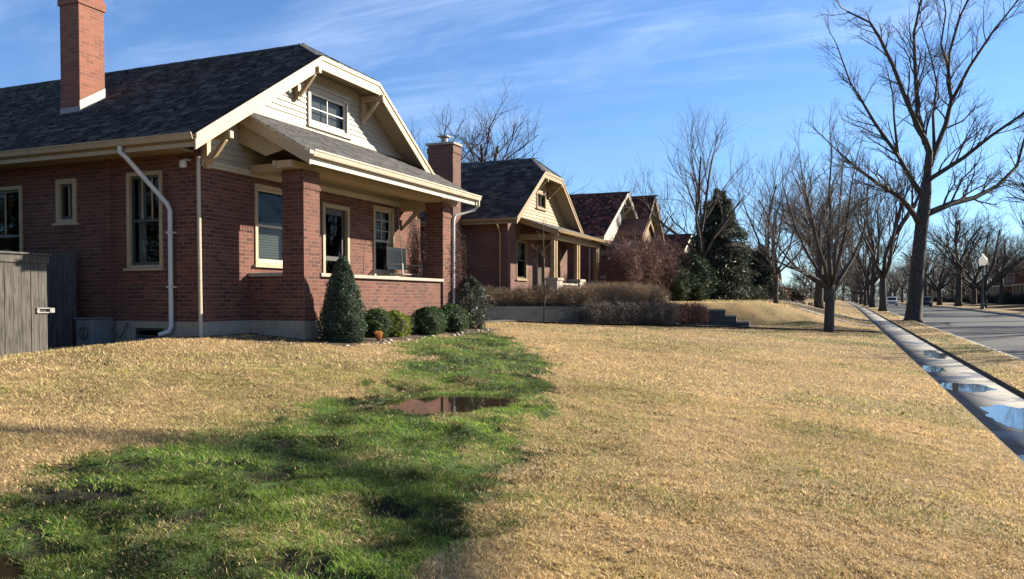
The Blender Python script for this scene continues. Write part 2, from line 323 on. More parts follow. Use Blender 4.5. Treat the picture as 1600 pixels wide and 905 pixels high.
def bed(X,Y):
    b=sm(-.1,.08,-8.35+.12*(fbm(X,Y,1.5,3,9)-.5)*4-X)*sm(12.0,12.4,Y)*(1-sm(19.6,20,Y))
    c=sm(0,.1,(-10.45-X))*sm(10.55,10.75,Y+.25*(fbm(X,Y,2,2,3)-.5))*(1-sm(24.2,24.5,Y))
    e=sm(-10.3,-10.1,X)*(1-sm(-9.0,-8.9,X))*sm(11.2,11.35,Y)*(1-sm(12.5,12.6,Y))
    return np.maximum(np.maximum(b,c),e*.7)
STRAW=np.array([[.73,.53,.28],[.86,.67,.40],[.56,.40,.20],[.82,.61,.31],[.40,.285,.15]])
GRN=np.array([[.095,.175,.02],[.14,.235,.03],[.055,.10,.018],[.20,.25,.05],[.16,.15,.06]])
def gridmesh():
    xs=np.unique(np.round(np.concatenate([np.arange(-2000,-200,200),np.arange(-200,-40,10),np.arange(-40,-14,1.0),np.arange(-14,-8,.16),np.arange(-8,1.7,.11),[1.7,1.78,1.785,2.96,2.965,3.05],np.arange(3.15,4.35,.15),[4.40,4.405,9,14.05,14.06],np.arange(14.5,30,1.2),np.arange(30,200,10),np.arange(200,2001,200)]),4))
    ys=np.unique(np.round(np.concatenate([np.arange(-1500,-40,150),np.arange(-40,0,4),np.arange(0,2,.3),np.arange(2,12,.09),np.arange(12,22,.18),np.arange(22,46,.25),np.arange(46,120,1.5),np.arange(120,400,12),np.arange(400,3001,200)]),4))
    X,Y=np.meshgrid(xs,ys); Z=height(X,Y)
    lawn=(X<1.7)|((X>3.05)&(X<4.35))|(X>14.1)
    near=(np.abs(X)<16)&(Y>0)&(Y<48)
    g,g0=green(X,Y); md=mud(X,Y,g0); bd=bed(X,Y)
    Z=Z+np.where(lawn&near,(fbm(X,Y,6.5,3,2)-.5)*.035*(1-pudmask(X,Y,1.3))+(fbm(X,Y,1.2,3,5)-.5)*.05*(1-pudmask(X,Y,1.3))-.05*md,0)
    V=np.stack([X,Y,Z],-1).reshape(-1,3); ny,nx=X.shape; i=np.arange(ny*nx).reshape(ny,nx)
    Fq=np.stack([i[:-1,:-1],i[:-1,1:],i[1:,1:],i[1:,:-1]],-1).reshape(-1,4)
    n1=fbm(X,Y,2.2,4,12)[...,None]; st=np.array([.36,.24,.11])*(.65+.6*n1); gr=np.array([.06,.12,.022])*(.6+.8*n1); so_=np.array([.013,.010,.007])*(.6+.7*n1); mu=np.array([.10,.075,.05])*(.6+.8*n1)
    C=st*(1-g[...,None])+gr*g[...,None]; C=C*(1-md[...,None])+so_*md[...,None]; C=C*(1-bd[...,None])+mu*bd[...,None]
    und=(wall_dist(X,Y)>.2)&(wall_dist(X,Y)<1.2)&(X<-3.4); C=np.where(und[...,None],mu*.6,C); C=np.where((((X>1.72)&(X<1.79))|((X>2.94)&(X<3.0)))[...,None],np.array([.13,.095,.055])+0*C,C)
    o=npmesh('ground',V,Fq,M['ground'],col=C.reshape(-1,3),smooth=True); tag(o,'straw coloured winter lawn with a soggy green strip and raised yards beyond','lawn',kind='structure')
gridmesh()
def grass():
    n=0; Vs=[];Fs=[];Cs=[]
    def scatter(cnt,f0,f1,h,wd,seg,spread=.66):
        r=np.sqrt(rng.random(cnt)*(f1*f1-f0*f0)+f0*f0); th=(rng.random(cnt)*2-1)*spread
        th0=R(22.4); X=r*np.sin(th-th0); Y=r*np.cos(th-th0)
        k=((X<1.74)|((X>3.0)&(X<4.42)))&(Y>.8)&(X>-14.5)
        X=X[k];Y=Y[k]; g,g0=green(X,Y); md=mud(X,Y,g0); bd=bed(X,Y); pm=pudmask(X,Y,1.02); wdm=wall_dist(X,Y)
        hs=(X<-10.7)&(Y>11.2); po=(X<-9.4)&(Y>12.5)&(Y<18.8)
        path=(wdm>-.75)&(wdm<.36)&(X<1.72)
        und=(wdm>.1)&(wdm<1.2)&(X<-3.4)
        keep=(rng.random(len(X))>md*.93)&(rng.random(len(X))>bd*1.1)&((pm<.35)|(rng.random(len(X))<.05))&~hs&~po&~path&~und
        thin=.25+.75*sm(.34,.56,fbm(X,Y,7.5,3,14)); keep&=rng.random(len(X))<thin+.12
        X,Y,g,g0=X[keep],Y[keep],g[keep],g0[keep]; n=len(X)
        near=(np.abs(X)<16)&(Y<48)
        Z=height(X,Y)+np.where(near,(fbm(X,Y,6.5,3,2)-.5)*.035*(1-pudmask(X,Y,1.3))+(fbm(X,Y,1.2,3,5)-.5)*.05*(1-pudmask(X,Y,1.3)),0)-.006
        isg=rng.random(n)<np.clip(g*1.05,0,.94)
        clump=fbm(X,Y,5,3,30); H=h*(.45+.9*rng.random(n))*(.45+1.1*clump)*np.where(isg,1.0,.78)
        W=wd*(.6+.8*rng.random(n))*np.where(isg,1,1.15); az=rng.random(n)*2*np.pi; lean=.35+1.5*rng.random(n)
        comb=fbm(X,Y,1.7,2,33)*12; la=comb+rng.normal(0,1.9,n)
        dx,dy=np.cos(la),np.sin(la); lx=dx*lean*H; ly=dy*lean*H
        px_,py_=np.cos(az)*W/2,np.sin(az)*W/2
        ci=rng.integers(0,5,n); c=np.where(isg[:,None],GRN[ci],STRAW[ci])*(.7+.6*rng.random(n))[:,None]
        ton=fbm(X,Y,.55,3,40)[:,None]; gt_=fbm(X,Y,2.1,4,71)[:,None]; c=np.where(isg[:,None],c*(.10+1.7*sm(.25,.7,gt_)*(.5+ton)),c*(.80+.42*ton)); 
        olive=(~isg)&(rng.random(n)<.10+.5*sm(.5,.7,fbm(X,Y,.8,3,44))); c=np.where(olive[:,None],c*np.array([.72,.80,.62]),c)
        P=lambda a,b,z:np.stack([X+a,Y+b,Z+z],-1)
        if seg==2:
            v=np.stack([P(-px_,-py_,0*X),P(px_,py_,0*X),P(lx*.35+px_*.8,ly*.35+py_*.8,H*.6),P(lx*.35-px_*.8,ly*.35-py_*.8,H*.6),P(lx,ly,H)],1)
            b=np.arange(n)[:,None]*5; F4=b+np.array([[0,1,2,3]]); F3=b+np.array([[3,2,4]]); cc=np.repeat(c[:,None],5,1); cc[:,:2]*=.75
            return v.reshape(-1,3),F4,F3,cc.reshape(-1,3)
        v=np.stack([P(-px_,-py_,0*X),P(px_,py_,0*X),P(lx,ly,H)],1); b=np.arange(n)[:,None]*3; F3=b+np.array([[0,1,2]]); cc=np.repeat(c[:,None],3,1)
        return v.reshape(-1,3),None,F3,cc.reshape(-1,3)
    base=0
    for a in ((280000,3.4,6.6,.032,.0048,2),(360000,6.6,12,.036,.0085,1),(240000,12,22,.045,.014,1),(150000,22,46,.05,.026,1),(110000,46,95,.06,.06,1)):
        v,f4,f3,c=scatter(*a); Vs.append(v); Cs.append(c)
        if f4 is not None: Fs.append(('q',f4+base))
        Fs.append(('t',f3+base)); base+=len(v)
    F4=np.concatenate([f for k,f in Fs if k=='q']); F3=np.concatenate([f for k,f in Fs if k=='t'])
    o=npmesh('grass',np.concatenate(Vs),[F4,F3],M['grass'],col=np.concatenate(Cs)); tag(o,'short dormant straw grass with bright green tufts in the wet strip','grass',kind='stuff')
GRASS=True
if GRASS: grass()
def ribbon(name,x0,x1,dz,mat,ys,label,cat,z2=None,thick=0):
    V=[];Fq=[]
    xs=(x0,x1) if not thick else (x0,x0,x1,x1)
    for y in ys:
        s=float(side(y))
        if not thick: V+=[(x0,y,s+dz),(x1,y,s+(z2 if z2 is not None else dz))]
        else: V+=[(x0,y,s+dz-thick),(x0,y,s+dz),(x1,y,s+dz),(x1,y,s+dz-thick)]
    k=len(xs)
    for i in range(len(ys)-1):
        for j in range(k-1): Fq.append((i*k+j,i*k+j+1,(i+1)*k+j+1,(i+1)*k+j))
    o=npmesh(name,np.array(V,float),np.array(Fq),mat); tag(o,label,cat,kind='structure'); return o
ysr=list(range(-60,120,6))+[120,200,400,900,1800]
ribbon('sidewalk',1.76,2.99,0,M['sidewalk'],ysr,'damp concrete sidewalk with puddles along the lawns','sidewalk',thick=.12)
ribbon('road',4.55,13.9,-.12,M['asphalt'],ysr,'dark asphalt street striped by tree shadows','road')
ribbon('kerb',4.38,4.56,.03,M['curb'],ysr,'near concrete kerb of the street','kerb',thick=.24)
ribbon('kerb',13.89,14.07,.05,M['curb'],ysr,'far concrete kerb of the street','kerb',thick=.26)
def strip_path(name,pts,wd,mat,label,dz=.012):
    V=[];P=[Vector((a,b)) for a,b in pts]; Q=[]
    for i in range(len(P)-1):
        n_=8
        for k in range(n_): Q.append(P[i].lerp(P[i+1],k/n_))
    Q.append(P[-1])
    for i,q in enumerate(Q):
        d=(Q[min(i+1,len(Q)-1)]-Q[max(i-1,0)]).normalized(); nn=Vector((-d.y,d.x))
        for s in (-.5,.5):
            a=q+nn*wd*s; V.append((a.x,a.y,hz(q.x,q.y)+dz+.03))
    F_=np.array([(2*i,2*i+1,2*i+3,2*i+2) for i in range(len(Q)-1)])
    o=npmesh(name,np.array(V),F_,mat); tag(o,label,'path',kind='structure')
strip_path('path',[(-15,24.3),(-11.9,24.45),(-8.75,28.4),(-4.8,33.95),(1.76,41.0)],.95,M['sidewalk'],'concrete garden path below the retaining wall')
# neighbour front walk crossing the lawn towards the house further on
strip_path('path',[(1.76,58),(-.6,58.4),(-3.5,58.8),(-7,59)],1.2,M['sidewalk'],'concrete front walk climbing the neighbouring raised lawn')
strip_path('path',[(1.76,47.5),(-.4,47.6),(-2.6,47.8)],1.1,M['sidewalk'],'short concrete walk joining the sidewalk past the young tree')
def puddle(cx,cy,rx,ry,z,label,sd=0,wob=.18,n=56,mat='water'):
    mb=MB(); pts=[]
    for i in range(n):
        a=2*math.pi*i/n; rr=1+wob*(math.sin(3*a+sd)+.6*math.sin(5*a+2*sd)+.5*math.sin(9*a+sd*3))
        pts.append((cx+rx*rr*math.cos(a),cy+ry*rr*math.sin(a),z))
    mb.face(pts); o=mb.build('puddle',M[mat]); tag(o,label,'puddle',kind='structure')
for i,(a,b,rx,ry,lv) in enumerate(PUD):
    puddle(a,b,rx*1.22,ry*1.22,lv,['muddy puddle in the green strip mirroring the porch','small dark puddle at the lower left corner of the lawn'][i],i,.05)
def ragged(cx,cy,rx,ry,z,label,sd):
    mb=MB(); pts=[]
    for i in range(90):
        a=2*math.pi*i/90; ca,sa=math.cos(a),math.sin(a); rr=.55+.9*float(fbm(np.array([ca*1.3+sd*5]),np.array([sa*1.3+sd*3]),1.6,5,sd)[0]); pts.append((min(max(cx+rx*rr*ca,1.78),2.975),cy+ry*rr*sa,0))
    pts=[(x,y,float(side(y))+.004) for x,y,_ in pts]; mb.face(pts); o=mb.build('puddle',M['water']); tag(o,label,'puddle',kind='structure')
for i,(a,b,rx,ry) in enumerate([(2.28,10.0,.42,.75),(2.5,13.6,.48,1.5),(2.2,17.6,.45,.8),(2.02,21.6,.26,1.0),(2.6,27,.3,1.6)]):
    ragged(a,b,rx,ry,0,['sky blue puddle on the near sidewalk slabs','second sidewalk puddle, long and pale blue','third sidewalk puddle with a thin tail','narrow puddle along the lawn edge of the sidewalk','farthest faint puddle on the sidewalk'][i],i+1)
# ================================================================ building kit
def shingles(name,o,u,v,n,length,ulim,expo,parent,colr,wid=(.13,.30),th=(.014,.040),mat='shingle',jit=.03):
    """rows of separate shingles on the plane o + u*U + v*V, n = normal; ulim(V) -> (u0,u1)"""
    o,u,v,n=[np.array(a,float) for a in (o,u,v,n)]; V=[];C=[];k=0
    rows=int(length/expo)+1
    for r in range(rows):
        v0=r*expo; a,b=ulim(min(v0+expo*.5,length)); 
        if b-a<.05: continue
        x=a-random.random()*wid[0]
        while x<b:
            w_=random.uniform(*wid); x0=max(x,a); x1=min(x+w_-.006,b); x+=w_
            if x1-x0<.02: continue
            t=random.uniform(*th); vb=v0-random.uniform(0,jit); vt=min(v0+expo*1.15,length)
            P=[o+u*x0+v*vb+n*.001,o+u*x1+v*vb+n*.001,o+u*x1+v*vb+n*t,o+u*x0+v*vb+n*t,o+u*x1+v*vt+n*.004,o+u*x0+v*vt+n*.004]
            V+=P; s=random.random(); c=np.array(colr[random.randrange(len(colr))])*(.6+.8*s); C+=[c]*6; k+=1
    b=np.arange(k)[:,None]*6; F4=np.concatenate([b+np.array([[0,1,2,3]]),b+np.array([[3,2,4,5]])])
    return npmesh(name,np.array(V),F4,M[mat],parent=parent,col=np.array(C))
SLATE=[(.045,.047,.053),(.08,.08,.083),(.028,.029,.034),(.06,.056,.056),(.115,.112,.112)]
def wallp(mb,ax,c,u0,u1,z0,z1,ops,depth=.12,inw=-1):
    """vertical wall sheet at x=c (ax='x', runs along y) or y=c, with openings (u0,u1,z0,z1) and reveals inwards"""
    P=(lambda u,z,d=0:(c+inw*d,u,z)) if ax=='x' else (lambda u,z,d=0:(u,c+inw*d,z))
    us=sorted({u0,u1}|{a for o in ops for a in o[:2]}); zs=sorted({z0,z1}|{a for o in ops for a in o[2:]})
    for i in range(len(us)-1):
        for j in range(len(zs)-1):
            um=(us[i]+us[i+1])/2; zm=(zs[j]+zs[j+1])/2
            if any(o[0]<um<o[1] and o[2]<zm<o[3] for o in ops): continue
            mb.face([P(us[i],zs[j]),P(us[i+1],zs[j]),P(us[i+1],zs[j+1]),P(us[i],zs[j+1])])
    for a,b,e,f in ops:
        mb.face([P(a,e),P(b,e),P(b,e,depth),P(a,e,depth)]); mb.face([P(a,f),P(b,f),P(b,f,depth),P(a,f,depth)])
        mb.face([P(a,e),P(a,f),P(a,f,depth),P(a,e,depth)]); mb.face([P(b,e),P(b,f),P(b,f,depth),P(b,e,depth)])
def window(h,ax,c,u0,u1,z0,z1,inw=-1,frame='cream',sash='darksash',grid=(1,1),mid=True,blind=0,rec=.07,fw=.07,sill=True,proud=.03,curtain=False,label=None):
    """window part with frame, sash, pane, muntin (and blind) sub-parts; c is the wall face"""
    def bx(mb,a,b,e,f,d0,d1):
        x0,x1=sorted((c+inw*d0,c+inw*d1))
        if ax=='x': mb.box((x0,a,e),(x1,b,f))
        else: mb.box((a,x0,e),(b,x1,f))
    r=MB()
    for a,b,e,f in ((u0,u0+fw,z0,z1),(u1-fw,u1,z0,z1),(u0+fw,u1-fw,z1-fw,z1),(u0+fw,u1-fw,z0,z0+fw*.7)): bx(r,a,b,e,f,-proud,rec+.03)
    root=r.build('window',M[frame],h,bevel=.004,label=label)
    if sill:
        s=MB(); bx(s,u0-.05,u1+.05,z0-.055,z0-.002,-.07,.05); s.build('sill',M[frame],root,bevel=.004)
    a,b,e,f=u0+fw,u1-fw,z0+fw*.7,z1-fw; sw=.045
    s=MB()
    for q in ((a,a+sw,e,f),(b-sw,b,e,f),(a+sw,b-sw,f-sw,f),(a+sw,b-sw,e,e+sw*1.4)): bx(s,*q,rec-.03,rec+.012)
    zm=e+(f-e)*.5
    if mid: bx(s,a+sw,b-sw,zm-.025,zm+.025,rec-.03,rec+.02)
    s.build('sash',M[sash],root)
    if grid[0]>1 or grid[1]>1:
        g=MB(); g0=zm if mid else e
        for i in range(1,grid[0]): x=a+(b-a)*i/grid[0]; bx(g,x-.011,x+.011,g0+.03,f-sw,rec-.012,rec+.012)
        for j in range(1,grid[1]): zq=g0+(f-g0)*j/grid[1]; bx(g,a+sw,b-sw,zq-.011,zq+.011,rec-.010,rec+.010)
        g.build('muntin',M[sash if sash!='darksash' else frame],root)
    p=MB(); dd=rec+.022; P=(lambda u,z:(c+inw*dd,u,z)) if ax=='x' else (lambda u,z:(u,c+inw*dd,z))
    p.face([P(a,e),P(b,e),P(b,f),P(a,f)]); p.build('pane',M['glass'],root)
    d2=rec+.10; P=(lambda u,z:(c+inw*d2,u,z)) if ax=='x' else (lambda u,z:(u,c+inw*d2,z))
    if blind:
        q=MB(); zt=f; zb=f-(f-e)*blind; nsl=int((zt-zb)/.05)
        for i in range(nsl):
            za=zb+i*.05; bx(q,a+.01,b-.01,za,za+.044,d2,d2+.008)
        q.build('blind',M['blind'],root)
    if curtain:
        q=MB(); 
        for (ca,cb_) in ((a,a+(b-a)*.28),(b-(b-a)*.28,b)):
            n_=12
            for i in range(n_):
                x0=ca+(cb_-ca)*i/n_; x1=ca+(cb_-ca)*(i+1)/n_; o0=.02*math.sin(i*1.9); o1=.02*math.sin((i+1)*1.9)
                Q=(lambda u,z,o:(c+inw*(d2+.03+o),u,z)) if ax=='x' else (lambda u,z,o:(u,c+inw*(d2+.03+o),z))
                q.face([Q(x0,e,o0),Q(x1,e,o1),Q(x1,f,o1),Q(x0,f,o0)])
        q.build('curtain',M['blind'],root)
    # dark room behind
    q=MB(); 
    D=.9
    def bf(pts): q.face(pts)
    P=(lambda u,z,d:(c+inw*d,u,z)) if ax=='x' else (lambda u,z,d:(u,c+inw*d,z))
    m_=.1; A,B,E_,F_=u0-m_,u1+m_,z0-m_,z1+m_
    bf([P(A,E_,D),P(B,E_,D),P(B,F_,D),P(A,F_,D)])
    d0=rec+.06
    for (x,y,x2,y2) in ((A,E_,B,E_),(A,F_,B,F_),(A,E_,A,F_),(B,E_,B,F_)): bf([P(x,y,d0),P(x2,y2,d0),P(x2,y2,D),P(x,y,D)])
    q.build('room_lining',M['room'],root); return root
def chimney(h,x0,x1,y0,y1,z0,z1,mat,cap='concrete',flash=None,pot=False):
    b=MB().box((x0,y0,z0),(x1,y1,z1)); b.box((x0-.03,y0-.03,z1-.30),(x1+.03,y1+.03,z1-.10)); c_=b.build('chimney',M[mat],h,bevel=.006)
    k=MB().box((x0-.06,y0-.06,z1+.002),(x1+.06,y1+.06,z1+.09)); k.build('chimney_cap',M[cap],c_,bevel=.01)
    if flash:
        ze,y_e,sl=flash; f=MB(); e=.012
        for y_a,y_b in ((y0,y1),):
            za=ze+(y_a-y_e)*sl; zb=ze+(y_b-y_e)*sl
            f.prism([(x1+e,y_a-e,za-.02),(x1+e,y_b,zb-.02),(x1+e,y_b,zb+.26),(x1+e,y_a-e,za+.26)],(-.012,0,0))
            f.prism([(x1+e,y_a-e,za-.05),(x1+.13,y_a-e,za+.025),(x1+.13,y_b,zb+.025),(x1+e,y_b,zb-.05)],(0,0,.006))
            f.box((x0-e,y_a-e-.001,za-.05),(x1+e,y_a-e+.010,za+.14))
        f.build('chimney_flashing',M['metal'],c_)
    if pot:
        p=MB().tube([((x0+x1)/2,(y0+y1)/2,z1+.09),((x0+x1)/2,(y0+y1)/2,z1+.30)],.13,12); p.box(((x0+x1)/2-.2,(y0+y1)/2-.2,z1+.34),((x0+x1)/2+.2,(y0+y1)/2+.2,z1+.38))
        for sx in (-.1,.1): p.box(((x0+x1)/2+sx-.01,(y0+y1)/2-.01,z1+.28),((x0+x1)/2+sx+.01,(y0+y1)/2+.01,z1+.35))
        p.build('chimney_pot',M['metal'],c_)
def bracket(h,y,x0,x1,z,mat,s=1.0,w_=.09):
    """knee brace under the gable rake, in the x-z plane"""
    b=MB().box((x0,y-w_/2,z-.11*s),(x1+.10,y+w_/2,z+.02*s)); b.box((x0,y-w_/2-.004,z-.62*s),(x0+.10*s,y+w_/2+.004,z-.112*s))
    p=[];q=[]
    n_=6
    for i in range(n_+1):
        t=i/n_; X=x0+.09*s+(x1-x0-.12*s)*t; Z=z-.52*s+.42*s*(t**1.15)
        p.append((X,y-w_*.4,Z-.05*s)); q.append((X,y-w_*.4,Z+.055*s))
    for i in range(n_): b.prism([p[i],p[i+1],q[i+1],q[i]],(0,w_*.8,0))
    b.build('bracket',M[mat],h,bevel=.006)
def gable_roof(h,xf,xb,y0,y1,ze,sl,clip,ridge_in,trim,expo=.145,colr=SLATE,detail=True,mat='shingle',th=.12,bd=.27,wid=(.13,.30),full_right=True,thk=(.014,.040)):
    """street-facing gable roof: eaves at y0 and y1 (height ze), front rake plane x=xf, back x=xb; clip = height share where the jerkinhead starts (1 = none)"""
    yc=(y0+y1)/2; half=(y1-y0)/2; H=half*sl; zr=ze+H; zc=ze+H*clip; yl=y0+half*clip; yr=y1-half*clip
    LS=math.hypot(half,H); ca,sa=half/LS,H/LS
    rin=ridge_in if clip<1 else 0
    core=MB()   # roof deck, solid below the shingles
    A=[(xf,y0,ze),(xf,yl,zc)]; 
    for side_ in (0,1):
        ya,yb=(y0,yl) if side_==0 else (y1,yr)
        core.face([(xf,ya,ze),(xb,ya,ze),(xb,yc,zr),(xf-rin,yc,zr),(xf,yb,zc)])
    if clip<1: core.face([(xf,yl,zc),(xf,yr,zc),(xf-rin,yc,zr)])
    core.face([(xb,y0,ze),(xb,y1,ze),(xb,yc,zr)])
    t_=th
    roof=core.build('roof',M[mat if False else 'darksash'],h)
    so=MB()
    for ya,yb in ((y0,yl),(y1,yr)):
        so.face([(xf-.03,ya,ze-t_),(xb,ya,ze-t_),(xb,yb,zc-t_),(xf-.03,yb,zc-t_)])
    if clip<1: so.face([(xf-.03,yl,zc-t_),(xf-.03,yr,zc-t_),(xf-1.0,yr,zc-t_),(xf-1.0,yl,zc-t_)])
    so.build('soffit',M['soffit'],roof)
    for s_ in (0,1):
        if s_==1 and not detail: continue
        if s_==0: o=(xb,y0-.03*0,ze+.006); v=(0,ca,sa); n=(0,-sa,ca)
        else: o=(xb,y1,ze+.006); v=(0,-ca,sa); n=(0,sa,ca)
        Lc=LS*clip; full=xf-xb
        ul=lambda V:(0,full+.02) if V<=Lc else (0,full-rin*(V-Lc)/(LS-Lc+1e-6))
        shingles('shingles',o,(1,0,0),v,n,LS,ul,expo,roof,colr,wid=wid,th=thk)
    if clip<1:
        hv=np.array([-rin,0,zr-zc]); hl=np.linalg.norm(hv); hv=hv/hl; n=np.array([hv[2],0,-hv[0]]); wq=(yr-yl)
        shingles('shingles',(xf+.01,yl,zc+.006),(0,1,0),hv,n,hl,lambda V:(wq/2*V/hl,wq-wq/2*V/hl),expo,roof,colr,wid=wid,th=thk)
    rc=MB(); x=xb
    while x<xf-rin: rc.prism([(x,yc-.11,zr-.045),(x,yc,zr+.035+random.random()*.006),(x,yc+.11,zr-.045)],(.235,0,0)); x+=.24
    if clip<1:
        for yy in (yl,yr): rc.bar((xf,yy,zc+.02),(xf-rin,yc,zr+.02),.16,.03)
    rc.build('ridge_cap',M['ridge'],roof)
    # rake boards
    for nm,dz0,dz1,px in (('bargeboard',.0,bd,0.0),('rake_moulding',-.015,.075,.022)):
        b=MB(); d=(.04,0,0)
        for (ya,za,yb,zb) in ((y0,ze,yl,zc),(yl,zc,yr,zc),(yr,zc,y1,ze)):
            if abs(ya-yb)<.01: continue
            b.prism([(xf+px,ya,za-dz0),(xf+px,yb,zb-dz0),(xf+px,yb,zb-dz1),(xf+px,ya,za-dz1)],d)
        b.build(nm,M[trim],roof,bevel=.004)
    return roof,yc,zr,zc,yl,yr
m,t,b=newmat('ridge_shingle'); p,n=wcoord(t); t.links.new(mixc(t,ramp(t,noise(t,p,9,4),.3,.7),(.10,.10,.105),(.04,.042,.048)),b.inputs[0]); b.inputs['Roughness'].default_value=.8; M['ridge']=m
def gutter(h,p,q,out,mat,size=.12,name='gutter'):
    """ogee-ish gutter from p to q; out = outward unit (x,y)"""
    prof=[(0,0),(0,-size),(size*.75,-size),(size*.85,-size*.75),(size*.95,-size*.35),(size*1.1,-.02),(size*1.1,0),(size*1.02,0),(size*.86,-size*.3),(size*.7,-size*.88),(.015,-size*.88),(.015,0)]
    pts=[(p[0]+out[0]*a,p[1]+out[1]*a,p[2]+b_) for a,b_ in prof]; m_=MB().prism(pts,(q[0]-p[0],q[1]-p[1],q[2]-p[2])); return m_.build(name,M[mat],h)
def siding(h,x,yc,zb,roof_z,half,z1,ops,mat,expo=.115,name='gable_siding'):
    """lap boards on the street gable; roof_z(y) gives the height of the roof underside"""
    b=MB(); z=zb
    zt=lambda z_: half(z_)
    while z<z1-.02:
        z2=min(z+expo,z1); ya,yb=half(z); ya2,yb2=half(z2)
        segs=[(ya,yb,ya2,yb2)]
        for (a,c_,e,f) in ops:
            if z2>e+.001 and z<f-.001:
                ns=[]
                for (s0,s1,s2,s3) in segs:
                    if s0<a and s1>c_: ns+= [(s0,a,s2,a),(c_,s1,c_,s3)]
                    else: ns.append((s0,s1,s2,s3))
                segs=ns
        for (s0,s1,s2,s3) in segs:
            if s1-s0<.02: continue
            b.face([(x+.024,s0,z),(x+.024,s1,z),(x+.002,max(s3,s2),z2),(x+.002,s2,z2)]); b.face([(x,s0,z),(x,s1,z),(x+.024,s1,z),(x+.024,s0,z)])
        z=z2
    return b.build(name,M[mat],h)
# ================================================================ main house
H=empty('brick_house',(-15,15.3,-.9),'nearest red brick bungalow with dark slate roof, cream clipped gable and front porch','house','brick bungalows in a row')
X0=-10.75; YL,YR=11.3,19.45; XB=-27
W1=(12.72,13.92,.68,2.28); DR=(14.95,16.0,-.03,2.15); W2=(17.05,18.02,.62,2.32)
b=MB(); wallp(b,'x',X0,YL,YR,-.42,2.46,[W1,DR,W2],.13,-1)
Wa=(-16.6,-15.42,.30,2.30); Wc=(-14.44,-13.88,1.50,2.36); Wb=(-12.55,-11.66,.58,2.38); bs=(-12.42,-11.58,-.78,-.50)
wallp(b,'y',YL,XB,X0,-.42,2.72,[Wa,Wc,Wb],.13,1)
b.face([(X0,YR,-.42),(XB,YR,-.42),(XB,YR,2.72),(X0,YR,2.72)]); b.face([(XB,YL,-.42),(XB,YR,-.42),(XB,YR,2.72),(XB,YL,2.72)])
b.box((-13.06,YL-.055,-.415),(-12.94,YL-.001,2.70))          # shallow brick pilaster beside the side window
wl=b.build('wall',M['brick'],H)
# soldier courses and brick sills
for (u0,u1,zz_) in ((Wc[0]-.1,Wc[1]+.1,Wc[2]-.20),(Wb[0]-.08,Wb[1]+.08,Wb[2]-.22)): 
    x=u0; c_=MB()
    c_.box((u0,YL-.012,zz_),(u1,YL-.001,zz_+.14))
    while x<u1: c_.box((x,YL-.025,zz_+.002),(x+.065,YL-.006,zz_+.138)); x+=.075
    c_.build('brick_sill',M['brick'],wl)
for (ya_,yb_) in ((YL+.02,W1[0]-.06),(W1[1]+.02,DR[0]-.06),(DR[1]+.02,W2[0]-.06),(W2[1]+.02,YR-.1)):
    c_=MB().box((X0+.001,ya_,1.321),(X0+.006,yb_,1.529))
    for y in np.arange(ya_,yb_-.06,.075): c_.box((X0+.002,float(y),1.32),(X0+.014,float(y)+.065,1.53))
    c_.build('soldier_course',M['brick'],wl)
b=MB(); wallp(b,'y',YL-.03,XB,X0+.03,-1.4,-.42,[bs],.2,1); b.face([(X0+.03,YL-.03,-1.4),(X0+.03,YR,-1.4),(X0+.03,YR,-.42),(X0+.03,YL-.03,-.42)]); b.face([(XB,YL-.03,-.42),(X0+.03,YL-.03,-.42),(X0+.03,YL,-.42),(XB,YL,-.42)]); b.face([(X0+.03,YL-.03,-.421),(X0+.03,YR,-.421),(X0,YR,-.421),(X0,YL-.03,-.421)])
b.build('foundation',M['concrete'],H)
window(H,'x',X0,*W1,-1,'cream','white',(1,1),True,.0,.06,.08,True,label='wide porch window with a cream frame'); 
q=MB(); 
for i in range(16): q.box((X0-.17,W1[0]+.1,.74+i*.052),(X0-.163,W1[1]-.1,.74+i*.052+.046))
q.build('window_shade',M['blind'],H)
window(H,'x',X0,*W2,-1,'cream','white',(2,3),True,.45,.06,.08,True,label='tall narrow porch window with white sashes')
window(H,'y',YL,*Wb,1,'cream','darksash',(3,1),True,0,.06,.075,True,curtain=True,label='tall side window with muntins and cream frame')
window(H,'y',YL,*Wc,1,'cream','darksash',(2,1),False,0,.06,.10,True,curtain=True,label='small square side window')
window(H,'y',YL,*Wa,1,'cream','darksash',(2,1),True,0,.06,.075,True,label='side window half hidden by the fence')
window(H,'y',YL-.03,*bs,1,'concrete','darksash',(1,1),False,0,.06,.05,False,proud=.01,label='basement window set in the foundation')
# door
r=MB()
for a,b2,e,f in ((DR[0],DR[0]+.09,DR[2],DR[3]),(DR[1]-.09,DR[1],DR[2],DR[3]),(DR[0]+.09,DR[1]-.09,DR[3]-.09,DR[3])): r.box((X0-.12,a,e),(X0+.03,b2,f))
dfr=r.build('door_frame',M['soffit'],H,bevel=.004)
d=MB(); a,b2,e,f=DR[0]+.09,DR[1]-.09,DR[2],DR[3]-.09
for q_ in ((a,a+.12,e,f),(b2-.12,b2,e,f),(a+.12,b2-.12,f-.14,f),(a+.12,b2-.12,e,e+.24),(a+.12,b2-.12,e+.9,e+1.0)): d.box((X0-.10,q_[0],q_[2]),(X0-.055,q_[1],q_[3]))
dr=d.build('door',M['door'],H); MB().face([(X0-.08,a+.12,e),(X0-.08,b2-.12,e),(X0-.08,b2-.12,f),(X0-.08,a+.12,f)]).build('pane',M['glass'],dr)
MB().box((X0-.9,a-.2,e),(X0-.85,b2+.2,f)).build('room_lining',M['room'],dr); MB().tube([(X0-.05,b2-.06,e+1.0),(X0-.0,b2-.06,e+1.0)],.022,10).build('handle',M['metal'],dr)
